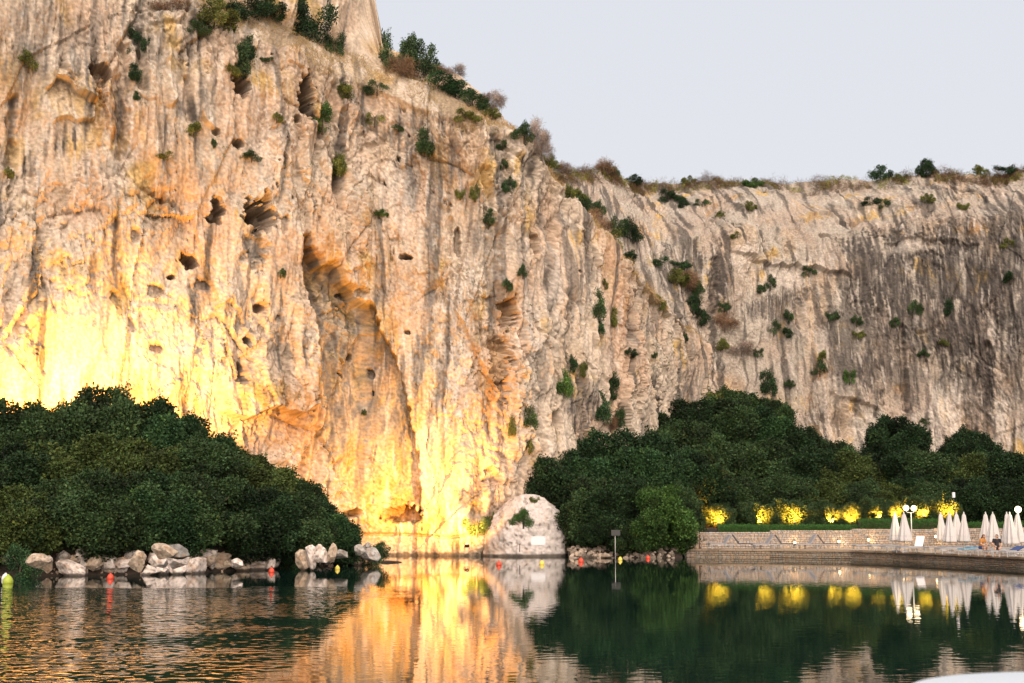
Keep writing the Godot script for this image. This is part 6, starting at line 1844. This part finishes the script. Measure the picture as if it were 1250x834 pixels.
# ---------------------------------------------------------------- plants on the rock
func build_plants() -> void:
	var on_a := [
		# x along the wall, sighting point, half width, height, leaf, form, label
		[22.64, Vector3(-28.06, 37.87, -103.70), 0.8, 1.4, "leaf_dark", "shrub", "dark bush in the upper crack left of the striped wall"],
		[22.48, Vector3(-28.23, 36.07, -103.60), 0.45, 0.9, "leaf_dark", "ivy", "dark trailing plant below the dark bush in the upper crack"],
		[22.64, Vector3(-28.06, 34.31, -103.65), 0.3, 0.5, "leaf", "ivy", "tiny green plant at the bottom of the upper crack"],
		[14.80, Vector3(-34.96, 35.40, -99.94), 0.9, 0.9, "leaf_dull", "shrub", "olive shrub on the orange ledge at the upper left"],
		[13.68, Vector3(-35.91, 27.23, -99.24), 0.4, 0.5, "leaf_dull", "shrub", "small olive tuft at the left picture edge on the cliff"],
		[30.72, Vector3(-20.78, 38.21, -107.28), 0.75, 2.0, "leaf", "ivy", "long green bush hanging above a round black hole"],
		[29.76, Vector3(-21.68, 37.08, -106.82), 0.6, 0.6, "leaf_dull", "shrub", "yellowish tuft left of the long hanging bush"],
		[26.96, Vector3(-24.16, 31.97, -105.45), 0.75, 0.6, "leaf_dull", "shrub", "olive shrub on a ledge under the grey smooth slab"],
		[25.04, Vector3(-25.83, 29.84, -104.61), 0.8, 0.4, "leaf_dull", "shrub", "low spreading plant on the cliff below the dark stripes"],
		[31.52, Vector3(-20.09, 30.52, -107.56), 0.9, 0.5, "leaf", "shrub", "spreading green plant above the big cave"],
		[28.56, Vector3(-22.74, 31.20, -106.18), 0.3, 0.4, "leaf", "shrub", "tiny plant between two spreading plants over the big cave"],
		[37.44, Vector3(-15.13, 33.90, -110.86), 1.15, 1.3, "leaf_bright", "shrub", "bright green round bush on the cliff, the most striking one"],
		[39.04, Vector3(-13.81, 30.89, -111.67), 0.8, 1.2, "leaf_dull", "ivy", "brownish olive plant in the grey crack below the bright bush"],
		[39.36, Vector3(-13.53, 37.19, -111.93), 0.6, 0.9, "leaf_dull", "ivy", "olive plant under the grassy ledge above the bright bush"],
		[33.52, Vector3(-18.44, 33.90, -108.71), 0.45, 0.5, "leaf_dull", "shrub", "small olive plant left of the bright bush"],
		[32.48, Vector3(-19.29, 38.51, -108.20), 0.5, 0.35, "leaf", "shrub", "low plant on the rim right of the long hanging bush"],
		[42.08, Vector3(-11.06, 37.54, -113.09), 1.0, 0.8, "leaf", "shrub", "green bush lying on the rim under the grassy ledge"],
		[42.00, Vector3(-11.16, 34.91, -113.05), 0.7, 0.8, "leaf_dull", "shrub", "dull bush on a dark stained ledge under the rim"],
		[46.16, Vector3(-6.94, 33.00, -113.05), 0.85, 1.5, "leaf", "ivy", "tall green bush on the upper face right of the grey streaks"],
		[42.40, Vector3(-10.73, 27.20, -112.94), 0.75, 0.45, "leaf_bright", "shrub", "small bright plant left of the round concave niche"],
		[43.76, Vector3(-9.35, 34.37, -113.05), 0.5, 0.35, "leaf", "shrub", "little green plant under the pale rim"],
		[49.04, Vector3(-4.16, 28.66, -112.52), 0.4, 0.6, "leaf_dull", "shrub", "small olive plant, left of two side by side"],
		[50.24, Vector3(-3.05, 28.69, -112.96), 0.5, 0.8, "leaf_dull", "shrub", "small olive plant, right of two side by side"],
		[51.44, Vector3(-1.93, 26.62, -113.36), 0.85, 1.0, "leaf", "shrub", "rounded green bush in the middle of the face"],
		[52.72, Vector3(-0.81, 33.24, -113.97), 0.5, 0.5, "leaf", "shrub", "small bush, top of three in a column"],
		[52.80, Vector3(-0.74, 31.45, -113.97), 0.5, 0.5, "leaf", "shrub", "small bush, middle of three in a column"],
		[53.28, Vector3(-0.27, 29.57, -114.13), 0.6, 0.8, "leaf_blue", "shrub", "small bush, lowest of three in a column"],
		[54.72, Vector3(0.87, 22.68, -114.77), 0.4, 0.7, "leaf", "shrub", "green tuft, upper of two on the pale ribs"],
		[53.04, Vector3(-0.46, 21.39, -113.90), 0.45, 0.7, "leaf", "shrub", "green tuft, lower of two on the pale ribs"],
		[34.08, Vector3(-17.97, 21.62, -108.84), 0.4, 0.5, "leaf", "shrub", "small green tuft under the big cave"],
		[64.08, Vector3(7.42, 20.94, -121.47), 0.6, 1.7, "leaf", "ivy", "ivy hanging above the black vertical crack"],
		[64.16, Vector3(7.48, 19.16, -121.49), 0.45, 0.9, "leaf_blue", "ivy", "lower ivy beside the black vertical crack"],
		[66.16, Vector3(8.79, 20.08, -123.01), 0.35, 1.2, "leaf_dull", "ivy", "thin dull ivy right of the black crack"],
		[65.04, Vector3(8.05, 22.85, -122.22), 0.35, 0.5, "leaf_dull", "shrub", "tuft above the black vertical crack"],
		[69.20, Vector3(10.54, 17.19, -125.45), 0.6, 0.5, "leaf_dark", "shrub", "small dark bush on the bare right face"],
		[59.52, Vector3(4.23, 13.91, -118.11), 0.8, 1.5, "leaf_bright", "ivy", "thick green ivy patch low on the face, upper one"],
		[55.52, Vector3(1.46, 10.85, -115.18), 0.6, 1.2, "leaf", "ivy", "green ivy patch left of the dark grey stain"],
		[53.52, Vector3(0.00, 10.11, -113.90), 0.3, 1.1, "leaf_dull", "ivy", "pale thin ivy beside the green patch"],
		[66.00, Vector3(8.73, 14.04, -122.76), 0.6, 1.4, "leaf", "ivy", "ivy column at the right above the thicket"],
		[64.24, Vector3(7.56, 12.09, -121.41), 0.8, 1.7, "leaf_blue", "ivy", "broad ivy curtain just above the thicket"],
		[67.12, Vector3(9.41, 11.54, -123.62), 0.5, 1.1, "leaf", "ivy", "dark ivy right of the broad curtain"],
		[65.52, Vector3(8.46, 10.75, -122.33), 0.6, 1.2, "twig_brown", "twigs", "bare brown brush between the ivy curtains"],
		[60.80, Vector3(5.17, 15.65, -119.03), 0.4, 0.9, "leaf_blue", "ivy", "faint ivy streak above the dark grey stain"],
		[62.00, Vector3(6.03, 15.31, -119.84), 0.35, 0.8, "leaf_dull", "ivy", "dull ivy streak right above the dark grey stain"],
		[55.28, Vector3(1.32, 8.32, -114.96), 0.4, 0.7, "leaf_dull", "shrub", "small olive plant near the cliff foot left of the thicket"],
		[51.76, Vector3(-1.62, 2.82, -113.08), 0.4, 0.5, "leaf_bright", "shrub", "small plant at the cliff foot beside the lit shrub"],
		[60.40, Vector3(4.90, 30.28, -119.09), 0.5, 1.0, "leaf_dull", "ivy", "olive growth on the edge of the buttress"],
		[79.44, Vector3(14.36, 23.20, -137.10), 0.6, 0.8, "leaf_dull", "shrub", "dull shrub on the sloping edge of the buttress"],
		[86.96, Vector3(17.33, 20.61, -142.26), 0.4, 0.6, "leaf", "shrub", "green tuft near the lower end of the buttress"],
		[73.92, Vector3(13.12, 17.55, -129.41), 0.35, 0.4, "leaf", "shrub", "tiny tuft on the lower right face of the buttress"],
		[41.44, Vector3(-11.69, 11.14, -112.65), 0.25, 0.3, "leaf", "shrub", "tiny tuft in the ochre chimney"]]
	for r in on_a:
		shrub("cliff_plant", on_rock(cliff, r[0], r[1]) + Vector3(0, -0.1, 0.1), r[2], r[3], r[4], r[6], "plant", "plants on the cliff face", r[5])
	# bushes on the ledge and along the skyline
	var on_ledge := [
		[36.80, Vector3(-16.32, 42.21, -114.22), 2.4, 2.6, "leaf_dark", "shrub", "largest dark green bush on the grassy ledge below the rock tower"],
		[34.88, Vector3(-17.93, 42.97, -113.55), 1.6, 1.8, "leaf_dark", "shrub", "dark bush left of the largest one on the ledge"],
		[38.48, Vector3(-14.78, 41.48, -114.54), 1.0, 1.3, "leaf", "shrub", "green bush at the right foot of the largest ledge bush"],
		[30.64, Vector3(-21.28, 42.60, -109.78), 2.0, 1.3, "leaf_dark", "shrub", "dark bush at the top edge of the picture on the left"],
		[32.32, Vector3(-20.01, 43.74, -111.80), 1.5, 1.2, "leaf", "shrub", "green bush at the top edge right of the dark one"],
		[28.32, Vector3(-22.98, 40.67, -106.20), 1.9, 1.6, "leaf_dull", "shrub", "brownish olive bush on the rim at the top left"],
		[27.20, Vector3(-23.92, 39.96, -105.68), 1.0, 0.9, "leaf", "shrub", "low green bush at the left end of the ledge"],
		[24.96, Vector3(-25.94, 41.45, -104.73), 1.3, 0.8, "twig_brown", "twigs", "dry brown brush at the top edge of the picture"],
		[42.32, Vector3(-10.77, 41.94, -117.67), 1.0, 2.6, "leaf", "ivy", "upright dark green shrub beside the rock tower on the skyline"],
		[44.16, Vector3(-8.93, 40.88, -117.49), 1.3, 2.0, "leaf", "shrub", "green bush on the skyline right of the rock tower"],
		[45.52, Vector3(-7.53, 40.31, -117.51), 1.4, 2.2, "leaf", "shrub", "rounded green bush at the middle of the skyline group"],
		[43.92, Vector3(-9.17, 39.89, -116.19), 1.6, 1.2, "twig_brown", "twigs", "bare brown brush under the green skyline bushes"],
		[46.88, Vector3(-6.22, 38.87, -116.56), 1.5, 1.1, "leaf_blue", "shrub", "blue green bush stretching down the ledge"],
		[48.48, Vector3(-4.77, 38.21, -116.73), 1.5, 1.1, "leaf_blue", "shrub", "blue green bush right of its neighbour on the ledge"],
		[50.24, Vector3(-3.33, 37.51, -117.24), 1.2, 1.0, "leaf", "shrub", "green bush at the lower end of the bush band on the ledge"],
		[52.24, Vector3(-1.74, 36.82, -117.84), 0.8, 0.6, "leaf_dull", "shrub", "low olive cushion on the lower ledge"],
		[49.44, Vector3(-3.81, 35.21, -113.12), 1.1, 0.7, "leaf_dull", "shrub", "olive cushion on the grass near the rim"],
		[48.40, Vector3(-4.87, 40.92, -118.99), 0.9, 0.8, "twig_grey", "twigs", "grey leafless bush on the skyline rocks"],
		[47.12, Vector3(-5.96, 40.80, -118.17), 0.6, 0.6, "twig_brown", "twigs", "pinkish dry bush left of the grey leafless one"],
		[52.64, Vector3(-1.20, 38.12, -118.87), 1.0, 1.0, "twig_grey", "twigs", "grey leafless bush lower on the skyline"],
		[51.60, Vector3(-2.32, 38.44, -118.48), 0.5, 0.6, "twig_brown", "twigs", "small dry bush between the grey ones"],
		[56.24, Vector3(1.06, 35.50, -119.83), 0.9, 1.0, "leaf", "shrub", "green bush at the notch of the skyline"],
		[56.48, Vector3(2.06, 33.86, -116.36), 1.0, 1.6, "twig_grey", "twigs", "tall grey twiggy bush on the shoulder"],
		[57.28, Vector3(2.96, 33.44, -116.89), 1.0, 1.4, "twig_grey", "twigs", "second grey twiggy bush on the shoulder"],
		[58.08, Vector3(3.53, 32.59, -117.46), 1.0, 0.9, "leaf_dull", "shrub", "olive bush below the grey twiggy ones"]]
	for r in on_ledge:
		shrub("ledge_bush", on_rock(cliff, r[0], r[1]) + Vector3(0, -0.15, 0.0), r[2], r[3], r[4], r[6], "bush", "bushes along the ledge and skyline", r[5])
	# dry grass on the ledge
	rng.seed = 88
	var spots := []
	var pos: PackedVector3Array = cliff.pos
	var nr: int = cliff.nr
	while spots.size() < 6500:
		var c := rng.randi_range(0, int(cliff.nc * 0.86))
		var r := rng.randi_range(536, 612)
		var p := pos[c * nr + r]
		if n_edge.get_noise_2d(p.x * 0.25, p.y * 0.25) < -0.12: continue
		spots.append(p)
	tufts("dry_grass", spots, 1.0, "straw", SP.straw, 89)
	# little herbs and tufts in the cracks of the face
	spots = []
	while spots.size() < 1500:
		var c := rng.randi_range(0, int(cliff.nc * 0.8))
		var r := rng.randi_range(30, 540)
		var i := c * nr + r
		if n_edge.get_noise_2d(pos[i].x * 0.2 + 30.0, pos[i].y * 0.2) < 0.16: continue
		if pos[i + 3].z < pos[i].z - 0.03: spots.append(pos[i])
	tufts("cliff_herbs", spots, 0.75, "leaf_dull", SP.small, 95)
	var on_b := [
		[18.08, Vector3(8.14, 44.37, -184.96), 1.6, 1.4, "leaf_dull", "shrub", "olive brush at the top of the gully"],
		[19.28, Vector3(9.39, 42.75, -184.09), 1.7, 1.6, "leaf", "shrub", "green bush high in the gully"],
		[21.28, Vector3(11.00, 42.65, -185.68), 1.4, 1.6, "leaf", "shrub", "leafy bush right of the green one high in the gully"],
		[20.32, Vector3(10.89, 39.11, -180.65), 2.4, 2.2, "twig_brown", "twigs", "large grey brown brush in the middle of the gully"],
		[21.84, Vector3(12.35, 37.46, -180.48), 2.0, 1.8, "leaf_dull", "shrub", "olive bush in the middle of the gully"],
		[26.08, Vector3(15.52, 39.50, -185.46), 1.9, 1.9, "leaf_dark", "shrub", "rounded dark green bush leaning out of the gully"],
		[23.84, Vector3(13.68, 39.65, -183.97), 1.3, 1.6, "leaf", "shrub", "green bush left of the rounded dark one in the gully"],
		[25.44, Vector3(15.30, 36.22, -183.10), 1.1, 1.2, "leaf_dark", "ivy", "dark bush hanging at the bottom of the upper gully"],
		[30.96, Vector3(19.42, 36.01, -186.85), 1.7, 1.0, "leaf_blue", "shrub", "green bush on the ledge right of the buttress"],
		[34.96, Vector3(22.63, 35.95, -189.07), 1.4, 0.9, "leaf_blue", "shrub", "second green bush on the ledge right of the buttress"],
		[34.00, Vector3(21.91, 33.86, -187.91), 1.8, 1.4, "leaf_dull", "shrub", "olive brush below the ledge bushes"],
		[35.92, Vector3(23.64, 33.21, -188.71), 2.2, 1.6, "twig_brown", "twigs", "brown bare brush in the lower gully"],
		[37.20, Vector3(24.80, 32.62, -189.21), 1.1, 1.4, "leaf", "shrub", "green bush at the right of the lower gully brush"],
		[36.32, Vector3(24.16, 30.00, -187.98), 1.4, 1.6, "leaf_dark", "shrub", "very dark bush in the slot of the lower gully, upper one"],
		[37.52, Vector3(25.27, 28.49, -188.26), 1.3, 1.4, "leaf_dark", "shrub", "very dark bush in the slot of the lower gully, lower one"],
		[41.28, Vector3(28.68, 28.04, -189.91), 2.2, 1.4, "twig_brown", "twigs", "grey brush on the talus below the dark slot"],
		[43.36, Vector3(30.76, 24.67, -189.55), 2.2, 1.3, "twig_grey", "twigs", "pale brush on the middle of the talus"],
		[40.40, Vector3(27.96, 25.17, -189.08), 1.4, 1.0, "leaf_dull", "shrub", "olive patch on the talus"],
		[37.60, Vector3(22.79, 48.43, -203.27), 1.7, 1.3, "leaf_dark", "shrub", "dark bush under the far rim, left of three"],
		[39.28, Vector3(24.68, 47.34, -202.16), 1.1, 1.0, "leaf_dark", "shrub", "dark bush under the far rim, middle of three"],
		[42.24, Vector3(27.59, 47.45, -202.68), 1.1, 1.0, "leaf", "shrub", "dark bush under the far rim, right of three"],
		[43.76, Vector3(29.60, 45.33, -199.51), 0.7, 0.6, "leaf_dull", "shrub", "small olive bush below the three under the far rim"],
		[44.32, Vector3(31.11, 41.03, -193.27), 0.9, 0.7, "leaf_dull", "shrub", "olive cushion above the left end of the long overhang"],
		[48.56, Vector3(34.15, 46.58, -201.45), 1.1, 1.0, "leaf_dull", "shrub", "olive patch on the upper far cliff"],
		[62.96, Vector3(51.15, 46.80, -198.07), 1.4, 0.9, "leaf_dark", "shrub", "dark bush on the upper far cliff, left of a pair"],
		[64.00, Vector3(52.38, 46.04, -196.18), 0.9, 0.8, "leaf", "shrub", "green bush on the upper far cliff, right of a pair"],
		[68.88, Vector3(57.80, 46.18, -194.19), 1.0, 0.9, "leaf_dull", "shrub", "olive bush on the upper far cliff near the orange stains"],
		[72.24, Vector3(61.01, 44.15, -189.05), 0.8, 0.8, "leaf_dull", "shrub", "olive bush right of the orange stains"],
		[53.44, Vector3(40.58, 35.68, -192.12), 1.0, 0.9, "leaf", "shrub", "green bush under the long overhang"],
		[48.40, Vector3(35.31, 34.00, -192.30), 0.9, 1.2, "leaf", "shrub", "green bush right of a small one under the overhang"],
		[46.88, Vector3(33.78, 33.28, -191.99), 0.8, 0.7, "leaf", "shrub", "small bush on the pale band under the overhang"],
		[41.44, Vector3(28.70, 30.58, -190.51), 0.8, 0.9, "leaf", "shrub", "bush at the left foot of the dark streak"],
		[48.32, Vector3(35.38, 27.63, -191.02), 1.0, 1.3, "leaf", "shrub", "green bush on the grey face, first of two"],
		[50.00, Vector3(37.21, 27.04, -190.77), 0.9, 0.8, "leaf_dark", "shrub", "dark round bush on the grey face, second of two"],
		[50.48, Vector3(37.57, 29.56, -191.23), 0.7, 1.2, "leaf", "ivy", "upright plant above the two bushes on the grey face"],
		[56.08, Vector3(43.32, 29.14, -190.64), 1.0, 1.0, "leaf", "shrub", "green bush left of the centre of the grey wall"],
		[58.72, Vector3(46.35, 28.49, -189.92), 0.9, 0.9, "leaf", "shrub", "green bush in the centre of the grey wall"],
		[58.88, Vector3(46.53, 26.55, -189.55), 0.9, 0.8, "leaf_dull", "shrub", "dull bush under the central green one"],
		[65.28, Vector3(53.54, 29.71, -188.27), 1.2, 1.5, "leaf", "shrub", "leafy bush on the dark wall, left of two large ones"],
		[69.20, Vector3(57.64, 29.81, -186.63), 1.1, 1.7, "leaf_dark", "shrub", "dark bush on the dark wall, right of two large ones"],
		[63.12, Vector3(51.23, 28.23, -188.82), 0.8, 0.8, "leaf", "shrub", "small bush left below the leafy one on the dark wall"],
		[66.24, Vector3(54.50, 23.95, -186.96), 0.8, 0.7, "leaf", "shrub", "small green bush in the pale middle of the far wall"],
		[76.72, Vector3(64.79, 33.07, -183.06), 1.0, 1.0, "leaf_dark", "shrub", "dark bush near the right edge of the far wall"],
		[53.76, Vector3(41.12, 21.91, -189.48), 1.1, 1.2, "leaf", "shrub", "green bush low on the far wall above the talus"],
		[54.24, Vector3(41.55, 23.59, -189.77), 0.8, 0.9, "leaf_dull", "shrub", "dull bush above the low green one"],
		[57.36, Vector3(44.88, 20.75, -188.86), 0.9, 1.2, "leaf_bright", "shrub", "bright bush low on the far wall"],
		[46.96, Vector3(34.25, 20.24, -189.31), 1.0, 2.2, "leaf_dark", "ivy", "tall dark bush at the foot of the talus"],
		[49.84, Vector3(37.22, 20.03, -189.39), 0.8, 0.7, "leaf", "shrub", "round green bush on the tan talus"],
		[45.76, Vector3(33.02, 24.27, -189.92), 0.8, 0.8, "leaf", "shrub", "green bush high on the talus"],
		[68.80, Vector3(57.11, 25.37, -186.11), 0.8, 0.6, "leaf_dull", "shrub", "olive bush below the two large ones on the dark wall"],
		[76.64, Vector3(64.84, 38.10, -183.86), 1.0, 0.8, "leaf_dull", "shrub", "brown olive bush near the upper right of the far wall"],
		[65.84, Vector3(54.04, 14.98, -185.70), 0.7, 0.6, "leaf", "shrub", "small bush just above the domed dark tree"]]
	for r in on_b:
		shrub("cliff_plant", on_rock(far_cliff, r[0], r[1]) + Vector3(0, -0.1, 0.1), r[2], r[3], r[4], r[6], "plant", "plants on the far cliff", r[5])
	var rim := [
		[17.52, Vector3(7.29, 51.41, -190.40), 1.3, 1.0, "twig_brown", "twigs", "pinkish dry bush on the saddle of the skyline"],
		[26.96, Vector3(13.66, 52.47, -201.82), 1.9, 1.5, "twig_brown", "twigs", "large pinkish dry bush on the skyline saddle"],
		[27.76, Vector3(14.31, 53.00, -202.52), 1.2, 1.6, "leaf_blue", "shrub", "blue grey bush behind the large dry bush"],
		[33.36, Vector3(17.81, 53.07, -207.38), 1.4, 1.0, "leaf_dark", "shrub", "dark green cushion on the skyline right of the saddle"],
		[65.84, Vector3(54.88, 52.56, -207.33), 2.0, 1.6, "leaf_blue", "shrub", "feathery blue green bush on the far rim"],
		[70.72, Vector3(60.87, 52.87, -203.98), 1.9, 1.7, "leaf_dark", "shrub", "compact dark green tree-like bush on the far rim"],
		[69.68, Vector3(59.61, 52.54, -204.65), 0.7, 1.2, "leaf_dark", "shrub", "small dark bush at the left of the compact one"],
		[80.00, Vector3(70.17, 52.40, -198.61), 1.6, 1.1, "leaf_dark", "shrub", "dark bush on the rim near the right edge"],
		[77.12, Vector3(67.46, 51.68, -200.05), 1.2, 1.1, "leaf_dull", "shrub", "olive bush on the rim left of the edge bush"],
		[52.80, Vector3(37.27, 53.54, -216.37), 1.8, 1.0, "leaf_bright", "shrub", "light green low bush on the far rim"],
		[67.76, Vector3(57.13, 51.77, -204.50), 1.2, 0.9, "leaf_dull", "shrub", "olive bush between the feathery and the compact bush"],
		[43.04, Vector3(26.87, 53.40, -212.50), 1.2, 0.9, "leaf_dull", "shrub", "olive bush on the left part of the far rim"]]
	for r in rim:
		shrub("rim_bush", on_rock(far_cliff, r[0], r[1]) + Vector3(0, -0.2, 0), r[2], r[3], r[4], r[6], "bush", "bushes on the far rim", r[5])
	# low dry brush that covers the far plateau
	rng.seed = 93
	var places := []
	var tints := []
	pos = far_cliff.pos
	nr = far_cliff.nr
	while places.size() < 8000:
		var c := rng.randi_range(70, far_cliff.nc - 1)
		var r := rng.randi_range(494, nr - 1)
		var p := pos[c * nr + r]
		var thick := n_edge.get_noise_2d(p.x * 0.22, p.z * 0.22)
		if thick < -0.05 - (r - 512) * 0.006: continue
		places.append(Transform3D(any_basis(rng.randf_range(0.8, 2.4)), p + Vector3(0, rng.randf() * (0.3 + maxf(thick, 0.0) * 1.8), 0)))
		var b := rng.randf_range(0.45, 0.95)
		tints.append(Color(b, b * rng.randf_range(0.85, 1.0), b * rng.randf_range(0.6, 0.85)))
	scatter("dry_brush", multi(SP.twig, places, tints), M.twig_brown)
	places = []
	tints = []
	while places.size() < 3500:
		var c := rng.randi_range(70, far_cliff.nc - 1)
		var r := rng.randi_range(500, nr - 1)
		var p := pos[c * nr + r]
		if n_edge.get_noise_2d(p.x * 0.3 + 50.0, p.z * 0.3) < 0.1: continue
		places.append(Transform3D(any_basis(rng.randf_range(0.8, 1.8)), p + Vector3(0, rng.randf() * 0.6, 0)))
		var b := rng.randf_range(1.2, 2.2)
		tints.append(Color(b * 1.5, b * 1.2, b))
	scatter("low_scrub", multi(SP.small, places, tints), M.leaf_dull)

# ---------------------------------------------------------------- the near shore, where the eye stands
func build_near_shore() -> void:
	var st := st_new()
	box(st, Vector3(40, 0.5, 14.5), Transform3D(Basis(), Vector3(0, 1.5, -1.2)), 0.03)
	struct("near_terrace", done(st), M.paving)
	st = st_new()
	box(st, Vector3(40, 4.5, 14.3), Transform3D(Basis(), Vector3(0, -1.0, -1.2)), 0.03)
	struct("near_terrace_foot", done(st), M.mortar)
	var t := thing("round_table", "pale blue white round table top blurred in the near right corner", "table", Vector3(2.9, 1.75, -6.9))
	st = st_new()
	lathe(st, [Vector2(0.001, 0.79), Vector2(0.98, 0.79), Vector2(1.0, 0.78), Vector2(1.0, 0.76), Vector2(0.98, 0.75), Vector2(0.001, 0.75)], 72)
	obj("table_top", done(st), M.table_white, t)
	st = st_new()
	lathe(st, [Vector2(0.06, 0.75), Vector2(0.05, 0.4), Vector2(0.05, 0.06), Vector2(0.3, 0.03), Vector2(0.32, 0.0)], 24)
	obj("pedestal", done(st), M.grey_frame, t)
